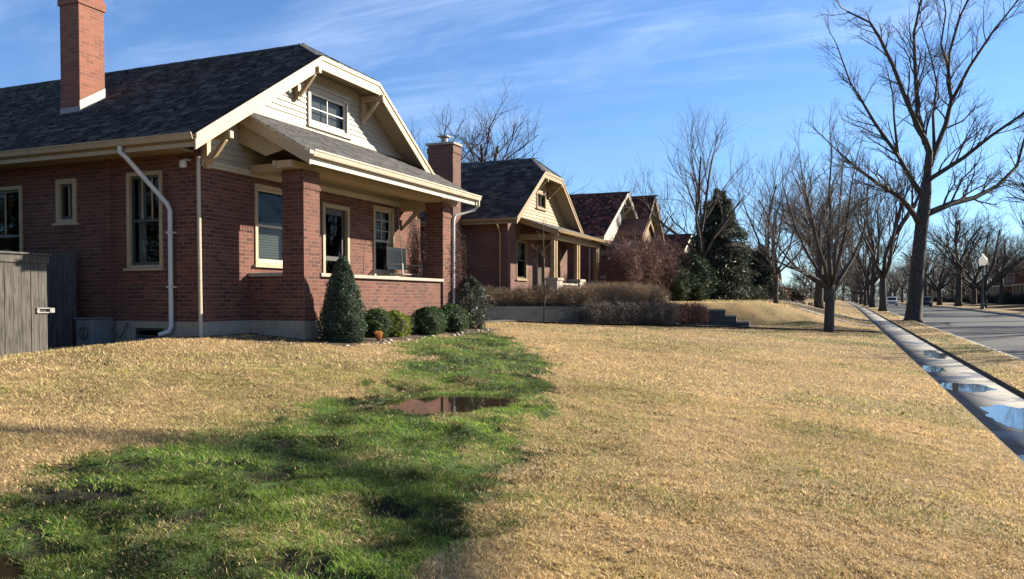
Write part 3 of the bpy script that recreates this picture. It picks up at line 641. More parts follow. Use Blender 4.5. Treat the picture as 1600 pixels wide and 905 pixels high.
# roof
ZE=2.80; SL=.64
roof,yc,zr,zc,yl,yr=gable_roof(H,-10.2,XB,10.57,19.99,ZE,SL,.76,1.32,'cream')
# gable wall of lap siding
tk=.14
def hw(z):
    d=max(0,(min(z,zc-tk)+tk-ZE)/SL); return (max(10.57+d,YL-.0) if z<3.5 else 10.57+d, min(19.99-d,YR) if z<3.5 else 19.99-d)
GW=(14.42,15.98,3.78,4.62)
gs=siding(H,X0,yc,2.50,None,hw,zc-.13,[GW],'siding')
MB().face([(X0-.14,YL,2.46),(X0-.14,YR,2.46),(X0-.14,yr,zc),(X0-.14,yl,zc)]).build('sheathing',M['dark'],gs)
b=MB().box((X0,YL,2.40),(X0+.04,YR,2.50)); b.box((X0,YL,2.462),(X0+.055,YR,2.52)); b.build('frieze_band',M['white'],H,bevel=.004)
b=MB().box((X0+.001,12.3,3.65),(X0+.045,19.2,3.77)); b.build('water_table',M['siding'],H,bevel=.004)
window(H,'x',X0+.02,*GW,-1,'siding','greytrim',(2,2),False,.0,.05,.10,True,label='attic window in the gable with four panes')
MB().face([(X0-.13,GW[0]+.1,GW[2]+.06),(X0-.13,GW[1]-.1,GW[2]+.06),(X0-.13,GW[1]-.1,GW[3]-.1),(X0-.13,GW[0]+.1,GW[3]-.1)]).build('window_shade',M['blind'],H)
b=MB().box((X0+.02,GW[0]-.06,GW[3]+.003),(X0+.09,GW[1]+.06,GW[3]+.06)); b.build('window_head',M['siding'],H,bevel=.004)
for y in (14.02,16.52): bracket(H,y,X0+.02,-10.20,4.82,'cream')
for y,z_ in ((11.38,2.98),(19.2,2.98)): bracket(H,y,X0+.02,-10.20,z_,'cream')
# side eave: fascia, soffit, gutter, downspouts
b=MB().box((XB,10.60,2.60),(-10.22,10.64,2.755)); b.build('fascia',M['cream'],H)
b=MB().box((XB,10.645,2.66),(-10.9,YL+.1,2.69)); b.build('eave_soffit',M['soffit'],H)
gutter(H,(XB,10.598,2.82),(-10.18,10.598,2.82),(0,-1),'cream',.11)
d=[(-11.86,10.53,2.70),(-11.86,10.53,2.60),(-11.80,10.60,2.52),(-11.42,11.16,1.74),(-11.39,11.20,1.62),(-11.39,11.20,-.50),(-11.41,11.17,-.60),(-11.55,11.06,-.66)]
MB().tube(d,.042,10).build('downspout',M['greytrim'],H,smooth=False)
b=MB(); 
for z_ in (1.2,.2): MB().box((-11.45,11.15,z_),(-11.33,11.295,z_+.03)).build('downspout_strap',M['greytrim'],H)
MB().tube([(-10.71,11.20,2.55),(-10.71,11.22,-.74)],.034,8).build('downspout',M['white'],H,label='slim white pipe down the street corner')
# flood light under the eave
b=MB().tube([(-10.98,11.28,2.52),(-10.98,11.14,2.50)],.02,8).lathe((-10.98,11.11,2.36),[(.02,.14),(.055,.12),(.065,.04),(.05,0)],12); b.build('flood_light',M['greytrim'],H)
chimney(H,-15.70,-15.13,12.42,13.06,2.9,6.62,'brick4',flash=(ZE,10.57,SL))
# ---------------- porch
pY0,pY1=12.56,18.75
b=MB().box((X0+.031,pY0+.05,-1.3),(-9.55,pY1,-.06)); b.build('porch_floor',M['concrete'],H)
def brickbox(nm,a,c_,par=H,mat='brick'): return MB().box(a,c_).build(nm,M[mat],par,bevel=.005)
for (ya,yb) in ((12.56,13.07),(18.29,18.75)):
    c_=brickbox('porch_column',(-9.95,ya,-.42),(-9.45,yb,2.46)); brickbox('column_base',(-9.97,ya-.02,-1.35),(-9.43,yb+.02,-.422),c_,'concrete')
    MB().box((-9.97,ya-.02,2.10),(-9.43,yb+.02,2.17)).build('column_band',M['brick'],c_)
s_=brickbox('porch_wall',(-9.72,13.072,-.9),(-9.50,18.288,.43)); MB().box((-9.77,13.073,.432),(-9.42,18.287,.505)).build('wall_cap',M['stone'],s_,bevel=.01)
s_=brickbox('porch_wall',(X0+.002,12.58,-.42),(-9.952,12.80,.43)); MB().box((X0+.003,12.53,.432),(-9.953,12.85,.505)).build('wall_cap',M['stone'],s_,bevel=.01)
brickbox('porch_foundation',(X0+.032,12.55,-1.35),(-9.972,12.83,-.422),s_,'concrete')
b=MB().box((-9.90,12.30,2.462),(-9.52,19.30,2.60)); b.build('porch_beam',M['cream'],H,bevel=.005)
b=MB().box((X0+.002,12.62,2.464),(-9.902,12.86,2.62)); b.box((X0+.06,12.60,2.44),(X0+.12,12.88,2.463)); b.build('porch_beam',M['cream'],H,bevel=.005)
b=MB().box((X0+.002,18.34,2.30),(-9.952,18.6,2.618)); b.bar((X0+.02,18.47,1.85),(-10.25,18.47,2.32),.09,.09,(0,1,0)); b.build('porch_beam',M['cream'],H,bevel=.005)
MB().box((X0+.002,12.861,2.60),(-9.903,18.339,2.63)).build('porch_ceiling',M['soffit'],H)
# porch roof
xo,zo,xi,zi=-9.02,2.70,X0+.02,3.64; py0,py1=12.22,19.42
LSp=math.hypot(xi-xo,zi-zo); vx,vz=(xi-xo)/LSp,(zi-zo)/LSp
b=MB().prism([(xo,py0,zo),(xi,py0,zi),(xi,py0,zi-.10),(xo,py0,zo-.10)],(0,py1-py0,0)); pr=b.build('porch_roof',M['soffit'],H)
shingles('shingles',(xo,py0-.02,zo+.006),(0,1,0),(vx,0,vz),(-vz*-1,0,-vx*-1) if False else (vz,0,-vx),LSp,lambda V:(0,py1-py0+.04),.13,pr,[(.05,.05,.053),(.07,.07,.072),(.038,.038,.042),(.06,.057,.055)],wid=(.14,.28),th=(.010,.020),jit=.012)
for yy,nm in ((py0-.045,'rake_board'),(py1+.003,'rake_board')):
    MB().prism([(xo-.0,yy,zo+.0),(xi,yy,zi+.0),(xi,yy,zi-.24),(xo,yy,zo-.24)],(0,.042,0)).build(nm,M['cream'],pr,bevel=.004)
# closing cheek below the rake, down to the beam
MB().prism([(-9.60,py0+.06,zo+.12),(xi,py0+.06,zi-.16),(xi,py0+.06,3.0),(-10.1,py0+.06,2.70)],(0,.03,0)).build('porch_cheek',M['soffit'],H)
MB().box((xo-.05,py0,zo-.22),(xo-.002,py1,zo-.04)).build('porch_fascia',M['white'],pr,bevel=.004)
gutter(pr,(xo,py0-.05,zo+.03),(xo,py1+.05,zo+.03),(1,0),'white',.12)
MB().tube([(xo+.06,py1-.02,zo-.09),(xo+.06,py1-.02,zo-.22),(xo-.05,py1-.04,zo-.33),(-9.40,18.9,2.18),(-9.41,18.82,2.05),(-9.41,18.81,-.7)],.038,10).build('downspout',M['greytrim'],H,label='short elbow pipe at the far end of the porch gutter')
b=MB().box((-9.95,12.28,2.50),(-9.86,12.40,2.60)); b.build('rafter_tail',M['cream'],H)
# things on the porch
sw=empty('porch_swing',(-10.25,17.85,.55),'pale slatted porch swing hanging at the far end of the brick porch','porch swing')
b=MB()
for i in range(5): b.box((-10.45+i*.085,17.30,.60),(-10.45+i*.085+.065,18.24,.622))
b.build('seat',M['swing'],sw)
b=MB().box((-10.52,17.30,1.22),(-10.49,18.24,1.30)); b.box((-10.50,17.30,.74),(-10.47,18.24,.80))
for i in range(13): b.box((-10.515,17.30+i*.073,.80),(-10.495,17.345+i*.073,1.22))
b.build('backrest',M['swing'],sw)
for yy in (17.27,18.25):
    MB().box((-10.50,yy-.02,.84),(-10.04,yy+.02,.875)).box((-10.06,yy-.02,.60),(-10.03,yy+.02,.84)).build('armrest',M['swing'],sw)
    MB().tube([(-10.05,yy,.86),(-10.2,yy,2.6)],.008,6).tube([(-10.5,yy,1.25),(-10.2,yy,2.6)],.008,6).build('chain',M['metal'],sw)
tb=empty('porch_table',(-10.3,16.75,-.05),'low dark porch table with white rim behind the front wall','table')
MB().lathe((-10.3,16.75,.50),[(.40,0),(.42,.015),(.42,.035),(.40,.045)],28).build('table_top',M['white'],tb); MB().lathe((-10.3,16.75,-.055),[(.2,0),(.2,.03),(.04,.05),(.04,.55)],12).build('pedestal',M['darksash'],tb)
# ================================================================ neighbouring houses
REDT=[(.16,.045,.03),(.10,.03,.025),(.22,.07,.045),(.07,.028,.025),(.28,.12,.08)]
def simple_house(label,xf,y0,y1,g,ze,sl,clip,wall,trim,colr,depth=13,expo=.17,porch=None,ch=None,front=.55,mat='shingle',wid=(.2,.36),over=.55,gwin=True,thk=(.01,.02),group='brick bungalows in a row'):
    h=empty('brick_house',(xf-depth/2,(y0+y1)/2,g),label,'house',group)
    xw=xf-front; xb=xf-depth; wy0,wy1=y0+over,y1-over; yc=(y0+y1)/2
    roof,yc,zr,zc,yl,yr=gable_roof(h,xf,xb,y0,y1,ze,sl,clip,.9 if clip<1 else 0,trim,expo,colr,True,wid=wid,bd=.24,thk=thk)
    win=[(wy0+.8,wy0+1.9,g+1.2,g+2.7),(wy1-2.3,wy1-1.0,g+1.2,g+2.7)]; dr=(yc-.45,yc+.45,g+.55,g+2.65)
    b=MB(); wallp(b,'x',xw,wy0,wy1,g+.35,ze+.05,win+[dr],.12,-1); sw=[(xw-2.6,xw-1.7,g+1.3,g+2.6),(xw-6.2,xw-5.0,g+1.3,g+2.6)]
    wallp(b,'y',wy0,xb+.3,xw,g+.35,ze+.2,sw,.12,1); b.face([(xb+.3,wy1,g),(xw,wy1,g),(xw,wy1,ze+.2),(xb+.3,wy1,ze+.2)]); b.face([(xb+.3,wy0,g),(xb+.3,wy1,g),(xb+.3,wy1,ze),(xb+.3,wy0,ze)])
    b.build('wall',M[wall],h)
    MB().box((xb+.3,wy0-.03,g-1.5),(xw+.03,wy1+.03,g+.348)).build('foundation',M['concrete'],h)
    for q in win: window(h,'x',xw,*q,-1,trim,'darksash',(2,2),True,.4)
    for q in sw: window(h,'y',wy0,*q,1,trim,'darksash',(2,1),True,0)
    d=MB(); d.box((xw-.10,dr[0]+.07,dr[2]),(xw-.06,dr[1]-.07,dr[3]-.07)); dd=d.build('door',M['door'],h)
    f=MB().box((xw-.12,dr[0],dr[2]),(xw+.03,dr[0]+.07,dr[3])).box((xw-.12,dr[1]-.07,dr[2]),(xw+.03,dr[1],dr[3])).box((xw-.12,dr[0]+.07,dr[3]-.07),(xw+.03,dr[1]-.07,dr[3])); f.build('door_frame',M[trim],dd)
    MB().face([(xw-.13,dr[0],dr[2]),(xw-.13,dr[1],dr[2]),(xw-.13,dr[1],dr[3]),(xw-.13,dr[0],dr[3])]).build('backing',M['dark'],dd)
    op=[]
    if gwin: op=[(yc-.55,yc+.55,ze+.75,ze+1.4)]
    hwf=lambda z:(y0+max(0,(z+.13-ze)/sl) if z>ze+over*sl-.13 else wy0,(y1-max(0,(z+.13-ze)/sl)) if z>ze+over*sl-.13 else wy1)
    s=siding(h,xw,yc,ze+.02,None,hwf,(zc-.13 if clip<1 else zr-.3),op,{'cream':'siding','white':'siding','yellow':'yellow','greytrim':'siding'}[trim],.14)
    MB().face([(xw-.14,wy0,ze),(xw-.14,wy1,ze),(xw-.14,yr,zc-.05),(xw-.14,yl,zc-.05)]).build('sheathing',M['dark'],s)
    if gwin: window(h,'x',xw+.02,*op[0],-1,trim,'darksash',(3,1),False,0)
    for yb in (yc-.85,yc+.85): bracket(h,yb,xw+.02,xf,zc-.28 if clip<1 else ze+ (half_:=((y1-y0)/2-.85)*sl)-.2,trim,.9)
    MB().box((xb,y0+.03,ze-.2),(xf-.03,y0+.07,ze-.03)).build('fascia',M[trim],h); gutter(h,(xb,y0+.028,ze+.0),(xf,y0+.028,ze+.0),(0,-1),trim,.10)
    MB().tube([(xw-.3,y0+.1,ze-.1),(xw-.3,wy0-.06,ze-.5),(xw-.3,wy0-.06,g+.1)],.04,8).build('downspout',M[trim],h)
    if ch: chimney(h,*ch,wall,pot=True)
    if porch: add_porch(h,xw,g,ze,trim,wall,**porch)
    return h
def add_porch(h,xw,g,ze,trim,wall,y0,y1,dx,zo,zi,post='square',colr=SLATE,n=3,gable=False):
    xo=xw+dx
    MB().box((xw+.04,y0+.1,g-1.2),(xo-.1,y1-.1,g+.5)).build('porch_floor',M['concrete'],h)
    b=MB().box((xo-.45,y0,zo-.30),(xo-.25,y1,zo-.08)).box((xw+.002,y0+.1,zo-.30),(xo-.452,y0+.3,zo-.08)).box((xw+.002,y1-.3,zo-.30),(xo-.452,y1-.1,zo-.08)); b.build('porch_beam',M[trim],h)
    LS=math.hypot(dx,zi-zo); v=(-dx/LS,0,(zi-zo)/LS); nrm=((zi-zo)/LS,0,dx/LS)
    r=MB().prism([(xo,y0-.3,zo),(xw+.02,y0-.3,zi),(xw+.02,y0-.3,zi-.1),(xo,y0-.3,zo-.1)],(0,y1-y0+.6,0)).build('porch_roof',M['soffit'],h)
    shingles('shingles',(xo,y0-.32,zo+.006),(0,1,0),v,nrm,LS,lambda V:(0,y1-y0+.64),.17,r,colr,wid=(.2,.36),th=(.006,.014))
    MB().prism([(xo,y0-.345,zo),(xw,y0-.345,zi),(xw,y0-.345,zi-.2),(xo,y0-.345,zo-.2)],(0,.04,0)).build('rake_board',M[trim],r)
    gutter(r,(xo,y0-.34,zo+.02),(xo,y1+.34,zo+.02),(1,0),trim,.11)
    for i in range(n):
        y=y0+.12+(y1-y0-.45)*i/(n-1)
        p=MB()
        if post=='twin':
            for d_ in (0,.26): p.box((xo-.46,y+d_,g+1.25),(xo-.32,y+d_+.14,zo-.302))
            c_=p.build('porch_column',M[trim],h); MB().box((xo-.62,y-.12,g-.3),(xo-.16,y+.52,g+1.14)).build('pedestal',M['stone'],c_,bevel=.01); MB().box((xo-.66,y-.16,g+1.142),(xo-.12,y+.56,g+1.248)).build('pedestal_cap',M['stone'],c_,bevel=.01)
        else: 
            p.box((xo-.55,y,g-.3),(xo-.17,y+.38,zo-.302)); p.build('porch_column',M[wall],h,bevel=.006)
    if n>1:
        for i in range(n-1):
            ya=y0+.65+(y1-y0-.45)*i/(n-1); yb=y0+.0+(y1-y0-.45)*(i+1)/(n-1)
            if i==n//2 and n>2: continue
            s=MB().box((xo-.48,ya,g-.3),(xo-.28,yb,g+.98)).build('porch_wall',M[wall],h); MB().box((xo-.53,ya,g+.982),(xo-.23,yb,g+1.06)).build('wall_cap',M['stone'],s)
simple_house('second brown brick bungalow with dark clipped gable and ochre trim',-10.95,26.95,35.0,-.45,2.95,.70,.74,'brick2','yellow',SLATE,depth=13,ch=(-14.15,-13.12,26.2,26.85,-1.0,5.62),
   porch=dict(y0=28.5,y1=34.6,dx=1.75,zo=2.55,zi=3.15,post='twin',n=3))
h3=simple_house('third bungalow with speckled dark red tile roof and sharp white gable',-11.0,38.6,48.4,-.1,3.1,.57,1.0,'brick2','white',[(.13,.035,.03),(.06,.022,.022),(.20,.05,.035),(.04,.022,.024),(.30,.12,.09)],depth=15,
   expo=.2,wid=(.13,.18),thk=(.03,.06),ch=(-19.5,-18.4,42.6,43.4,4.5,6.9),gwin=False,porch=dict(y0=39.5,y1=47.0,dx=1.8,zo=2.5,zi=3.05,post='square',n=3))
simple_house('fourth house with brighter red tile roof and cream clipped front peak',-11.5,49.2,56.2,0,3.6,.92,1.0,'brick3','cream',REDT,depth=13,expo=.26,wid=(.2,.26),thk=(.03,.06),gwin=True)
g5=empty('entry_porch',(-10.2,44.5,-.1),'small ochre gabled entry porch in front of the red tile roof','porch')
b=MB(); roofp=MB().prism([(-10,42.9,3.45),(-10,44.5,4.45),(-11.6,44.5,4.45),(-11.6,42.9,3.45)],(0,0,.06)).prism([(-10,46.1,3.45),(-10,44.5,4.45),(-11.6,44.5,4.45),(-11.6,46.1,3.45)],(0,0,.06)); roofp.build('roof',M['redroof'] if 'redroof' in M else M['brick'],g5)
for s in (-1,1): b.prism([(-9.98,44.5+s*1.7,3.38),(-9.98,44.5,4.47),(-9.98,44.5,4.25),(-9.98,44.5+s*1.7,3.14)],(.05,0,0))
b.build('bargeboard',M['yellow'],g5); MB().prism([(-10.1,43.2,3.2),(-10.1,45.8,3.2),(-10.1,45.8,3.45),(-10.1,44.5,4.3),(-10.1,43.2,3.45)],(-.08,0,0)).build('gable_panel',M['yellow'],g5)
for y in (43.2,45.5): MB().box((-10.3,y,-.3),(-10.02,y+.28,3.2)).build('post',M['yellow'],g5)
simple_house('fifth house down the street with low red hipped looking roof behind the evergreen',-11.5,62,71.5,.0,3.2,.45,1.0,'brick3','white',REDT,depth=13,expo=.3,wid=(.22,.3),thk=(.03,.05),gwin=False,porch=dict(y0=64,y1=70.5,dx=1.6,zo=2.7,zi=3.1,n=2))
simple_house('sixth brown bungalow with dark porch beyond the raised lawn',-9.6,92,101.5,-.1,3.3,.5,1.0,'brick2','white',SLATE,depth=12,expo=.3,wid=(.3,.5),porch=dict(y0=93,y1=100.5,dx=2.2,zo=2.9,zi=3.4,n=3))
simple_house('seventh distant bungalow behind the street trees',-10,118,127,-.1,3.2,.5,1.0,'brick','cream',SLATE,depth=12,expo=.4,wid=(.5,.8),porch=dict(y0=119,y1=126,dx=2,zo=2.8,zi=3.3,n=3))
simple_house('eighth and farthest bungalow on the left of the street',-10,142,151,-.1,3.2,.5,1.0,'brick2','white',SLATE,depth=12,expo=.4,wid=(.5,.8))
# two-storey houses across the street, fronts towards -x
def far_house(label,x,y0,y1,wall,trim,rc,g=-.9):
    h=empty('two_storey_house',(x+5,(y0+y1)/2,g),label,'house','two storey houses across the street')
    W=[]; n=4
    for k in range(n):
        a=y0+.9+(y1-y0-2.6)*k/(n-1)
        for z in (1.2,3.9): W.append((a,a+.95,g+z,g+z+1.5))
    b=MB(); wallp(b,'x',x,y0,y1,g-.4,g+6,W,.15,1); b.face([(x,y0,g-.4),(x+10,y0,g-.4),(x+10,y0,g+6),(x,y0,g+6)]); b.face([(x,y1,g-.4),(x+10,y1,g-.4),(x+10,y1,g+6),(x,y1,g+6)]); b.build('wall',M[wall],h)
    for q in W: window(h,'x',x,*q,1,trim,'white',(2,2),True,.4)
    zr=g+8.6; e=.6; r=MB(); A=(x-e,y0-e,g+6);B=(x-e,y1+e,g+6);C_=(x+10+e,y1+e,g+6);D=(x+10+e,y0-e,g+6);P=(x+4,y0+4,zr);Q=(x+4,y1-4,zr)
    r.face([A,B,Q,P]); r.face([B,C_,Q]); r.face([C_,D,P,Q]); r.face([D,A,P]); r.face([A,B,C_,D]); r.build('roof',M[rc],h)
    MB().box((x-2.2,y0+.6,g+3.0),(x-.002,y1-.6,g+3.22)).build('porch_roof',M[trim],h); MB().box((x-2.1,y0+.8,g-.3),(x-.002,y1-.8,g+.5)).build('porch_floor',M['concrete'],h)
    for k in range(5):
        y=y0+.8+(y1-y0-2)*k/4; MB().box((x-2.1,y,g+.502),(x-1.8,y+.3,g+2.998)).build('porch_column',M[trim],h)
    b=MB().box((x-2.05,y0+.9,g+1.3),(x-1.95,y1-.9,g+1.38))
    for k in range(int((y1-y0-2)/.25)): b.box((x-2.02,y0+1+k*.25,g+.502),(x-1.98,y0+1.05+k*.25,g+1.299))
    b.build('porch_railing',M[trim],h); return h
M['roofplain']=paint('plain_dark_roof',(.07,.065,.06),.85,.4)
M['redroof']=paint('plain_red_tile',(.17,.05,.035),.85,.5)
far_house('blue white two storey house with long porch at the right edge',27,98,112,'greytrim','white','roofplain')
far_house('red brick two storey house behind the lamp post across the street',27.5,118,131,'brick','white','roofplain')
far_house('third house across the street, half hidden by tree trunks',27.5,138,151,'brick2','cream','roofplain')
far_house('farthest visible house across the street, tiny between trunks',27.5,160,172,'brick','white','redroof')
# ================================================================ retaining walls, fence, utility
def seg_wall(pts,z0,z1,th,mb):
    for (a,b_) in zip(pts[:-1],pts[1:]):
        d=Vector((b_[0]-a[0],b_[1]-a[1])).normalized(); n=Vector((-d.y,d.x))*th
        mb.prism([(a[0],a[1],z0),(b_[0],b_[1],z0),(b_[0],b_[1],z1),(a[0],a[1],z1)],(n.x,n.y,0))
    return mb
def lerp2(a,b,t): return (a[0]+(b[0]-a[0])*t,a[1]+(b[1]-a[1])*t)
off=Vector((-.577,.816))*.42 # wall stands just behind the path
def wpt(x,y): 
    return (x+off.x*1.0,y+off.y*1.0)
w0=(-16,25.10);w1=(-12.0,25.25);w2=wpt(-8.75,28.5);w3=(-6.15,33.0)
o=seg_wall([w0,w1,w2,w3],-1.5,-.28,.25,MB()).build('retaining_wall',M['wallblock']); tag(o,'long dark garden retaining wall under the trimmed hedge','wall')
e0=(-6.15,35.2);e1=(-4.62,35.2);e2=(-4.16,35.2);e3=(-3.62,35.2)
st=empty('stepped_wall',(e1[0],e1[1],-1.3),'grey block wall stepping down in three tiers beside the path','wall')
for (a,b_,zt) in ((e0,e1,-.44),(e1,e2,-.70),(e2,e3,-.95)):
    t=seg_wall([a,b_],-1.7,zt-.07,.28,MB()).build('wall_tier',M['wallblock'],st,bevel=.01)
    seg_wall([(a[0],a[1]),(b_[0]+.03,b_[1]+.04)],zt-.068,zt,.31,MB()).build('coping',M['stone'],t,bevel=.008)
sw_=empty('stone_wall',(-8.2,36.0,-.4),'low stone garden wall with a pale capped end pier','wall')
MB().box((-9.9,35.9,-.6),(-7.72,36.2,.10)).build('wall_panel',M['wallblock'],sw_,bevel=.01); MB().box((-7.70,35.8,-.7),(-7.3,36.3,.16)).build('pier',M['stone'],sw_,bevel=.01); MB().box((-9.9,35.85,.102),(-7.71,36.25,.16)).build('coping',M['stone'],sw_)
sb=empty('stone_border',(-6.2,60.5,-.1),'short row of upright pale edging stones on the far raised lawn','edging')
for i in range(6): MB().box((-5.2+i*.55,66+.1*i,-.6),(-4.8+i*.55,66.3+.1*i,.02-.06*i)).build('edging_stone',M['stone'],sb,bevel=.03)
# fence
fr=empty('plank_fence',(-12.3,7,-.95),'grey weathered plank fence standing in the sun by the side yard','fence')
y=9.42; zt=.72
while y>4.2:
    wd=random.uniform(.125,.15); zb=hz(-12.3,y)-.05
    MB().prism([(-12.30-random.random()*.008,y-wd,zb),(-12.30,y,zb),(-12.30,y,zt-.09),(-12.30,y-wd,zt-.09)],(-.022,0,0)).build('plank',M['wood'],fr); y-=wd+random.uniform(.004,.014)
MB().box((-12.35,4.2,zt-.13),(-12.275,9.45,zt)).build('top_rail',M['wood'],fr,bevel=.004); MB().box((-12.42,4.18,zt+.002),(-12.24,9.47,zt+.035)).build('cap_board',M['wood'],fr,bevel=.004)
MB().box((-12.42,9.34,-1.1),(-12.325,9.43,zt-.14)).build('post',M['wood'],fr)
b=MB().box((-12.296,9.22,-.17),(-12.27,9.46,-.15)).box((-12.296,9.22,-.24),(-12.27,9.46,-.22)).box((-12.296,9.22,-.22),(-12.28,9.27,-.17)); b.box((-12.30,9.44,-.235),(-12.26,9.53,-.155)); b.build('latch',M['metal'],fr,bevel=.004)
gt=empty('wooden_gate',(-14.2,11.0,-1),'dark shaded wooden gate panel behind the plank fence, against the brick wall','gate')
x=-15.4
while x<-13.75:
    MB().box((x,10.98,-1.15),(x+.14,11.0,.86)).build('plank',M['wood'],gt); x+=.15
MB().box((-15.4,11.001,.55),(-13.75,11.04,.64)).build('rail',M['wood'],gt); MB().box((-13.74,10.95,-1.2),(-13.63,11.06,.93)).build('post',M['wood'],gt)
ac=empty('utility_box',(-13.0,10.95,-1),'low grey air conditioner box in the shade below the brick wall','utility box')
MB().box((-13.22,10.7,-.98),(-12.82,11.2,-.38)).build('casing',M['ac'],ac,bevel=.02); MB().box((-13.25,10.67,-.378),(-12.79,11.23,-.35)).build('lid',M['ac'],ac,bevel=.01)
MB().box((-13.3,10.62,-1.1),(-12.75,11.24,-.982)).build('pad',M['concrete'],ac); b=MB()
ring=[(-13.02+.11*math.cos(t),10.695,-.64+.11*math.sin(t)) for t in np.linspace(0,2*math.pi,17)]; b.tube(ring,.012,6); b.box((-13.03,10.69,-.74),(-13.01,10.699,-.54)); b.build('fan_guard',M['darksash'],ac)
b=MB().tube([(-12.78,11.1,-.55),(-12.6,11.15,-.75),(-12.5,11.22,-.45)],.015,6); b.build('hose',M['darksash'],ac)

# ================================================================ shrubs
def bush(name,loc,rad,h,label,cat,cols,n=7000,leaf=.035,shape='round',group=None,core=(.012,.02,.010),jag=.12,seed=0,sx=1.0,sy=1.0,stem=True,loose=0.0):
    rr=np.random.default_rng(seed+100); root=empty(name,loc,label,cat,group)
    def surf(t,ph):   # t = 0 base .. 1 top -> radius share
        if shape=='cone': r=np.where(t<.22,.78+.22*np.sin(t/.22*np.pi/2),np.power(np.clip(1-(t-.22)/.78,0,1),.62)*.995)
        elif shape=='upright': r=np.sin(np.clip(t*.93+.10,0,1)*np.pi)**.45*(1-.25*t)
        else: r=np.sqrt(np.clip(1-((t-.46)/.545)**2,0,1))
        b=1+jag*(np.sin(ph*5+t*9+seed)+.7*np.sin(ph*9-t*17+seed*2)+.6*np.sin(ph*3+t*31)); return r*b
    # woody core
    V=[];Fq=[];nt_,np_=14,20
    for i in range(nt_+1):
        t=i/nt_
        for j in range(np_):
            ph=2*math.pi*j/np_; r=float(surf(np.array(t),np.array(ph)))*rad*.80; V.append((loc[0]+r*math.cos(ph)*sx,loc[1]+r*math.sin(ph)*sy,loc[2]+h*(.02+.93*t)))
    for i in range(nt_):
        for j in range(np_): Fq.append((i*np_+j,i*np_+(j+1)%np_,(i+1)*np_+(j+1)%np_,(i+1)*np_+j))
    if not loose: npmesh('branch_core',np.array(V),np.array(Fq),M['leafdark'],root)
    t=rr.random(n)**(1.25 if shape=='cone' else 1.0); ph=rr.random(n)*2*np.pi
    if shape=='round': t=.46+.545*np.sin((rr.random(n)-.42)*np.pi*.98)
    t=np.clip(t,0,1); R_=surf(t,ph)*rad*(1-loose*rr.random(n)-.22*rr.random(n)**2+.05*rr.random(n))
    c=np.stack([loc[0]+R_*np.cos(ph)*sx,loc[1]+R_*np.sin(ph)*sy,loc[2]+h*t+rr.normal(0,.01,n)],-1)
    cl=.6+.8*np.array(fbm(ph*3+seed,t*6,1.5,3,3))
    L_=leaf*(.6+.8*rr.random(n)); d1=rr.normal(0,1,(n,3)); out=np.stack([np.cos(ph),np.sin(ph),.3+0*ph],-1); d1=d1*.75+out*.55+np.array([0,0,.25 if shape!='round' else .05]); d1/=np.linalg.norm(d1,axis=1)[:,None]
    d2=np.cross(d1,rr.normal(0,1,(n,3))); d2/=np.linalg.norm(d2,axis=1)[:,None]
    a=d1*L_[:,None]; b=d2*(L_*.42)[:,None]
    P=np.stack([c-a*.5,c+b*.5,c+a*.6,c-b*.5],1).reshape(-1,3); F_=np.arange(n)[:,None]*4+np.array([[0,1,2,3]])
    cc=np.array(cols)[rr.integers(0,len(cols),n)]*(cl*(.7+.6*rr.random(n)))[:,None]
    npmesh('foliage',P,F_,M['leaf'],root,col=np.repeat(cc,4,0))
    if stem: MB().tube([(loc[0],loc[1],loc[2]-.1),(loc[0],loc[1],loc[2]+h*.6)],[.03,.012],7).build('stem',M['bark'],root)
    return root
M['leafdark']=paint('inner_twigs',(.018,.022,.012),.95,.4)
JUN=[(.055,.10,.055),(.035,.075,.045),(.09,.13,.08),(.04,.07,.04),(.13,.15,.11)]
BOX=[(.035,.085,.02),(.05,.11,.03),(.03,.06,.02),(.08,.13,.045)]
GOLD=[(.20,.26,.02),(.28,.32,.03),(.12,.19,.02),(.34,.34,.05)]
gz=lambda x,y:hz(x,y)-.02
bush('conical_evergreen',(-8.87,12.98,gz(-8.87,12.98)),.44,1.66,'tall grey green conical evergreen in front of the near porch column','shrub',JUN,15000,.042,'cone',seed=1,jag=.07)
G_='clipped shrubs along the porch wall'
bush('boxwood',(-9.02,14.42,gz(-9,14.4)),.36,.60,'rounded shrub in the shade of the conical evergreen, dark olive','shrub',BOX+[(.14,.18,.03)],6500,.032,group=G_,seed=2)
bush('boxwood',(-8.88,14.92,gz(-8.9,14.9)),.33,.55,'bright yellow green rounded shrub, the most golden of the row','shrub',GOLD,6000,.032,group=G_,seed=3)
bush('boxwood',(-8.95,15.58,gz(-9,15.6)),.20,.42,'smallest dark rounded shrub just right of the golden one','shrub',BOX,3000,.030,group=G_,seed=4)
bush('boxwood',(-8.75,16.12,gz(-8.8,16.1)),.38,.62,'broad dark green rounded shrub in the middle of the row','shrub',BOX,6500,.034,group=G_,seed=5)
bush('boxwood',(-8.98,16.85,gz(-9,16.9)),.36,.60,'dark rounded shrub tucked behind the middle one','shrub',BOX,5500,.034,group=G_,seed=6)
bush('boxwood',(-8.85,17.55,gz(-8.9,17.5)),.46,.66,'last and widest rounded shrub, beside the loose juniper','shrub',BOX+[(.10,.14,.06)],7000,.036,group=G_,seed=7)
bush('juniper',(-9.15,19.3,gz(-9.1,19.3)),.50,1.42,'loose upright grey juniper by the far porch corner','shrub',[(.06,.075,.05),(.10,.11,.085),(.04,.055,.04),(.15,.15,.12)],8000,.06,'upright',seed=8,jag=.2,loose=.25)
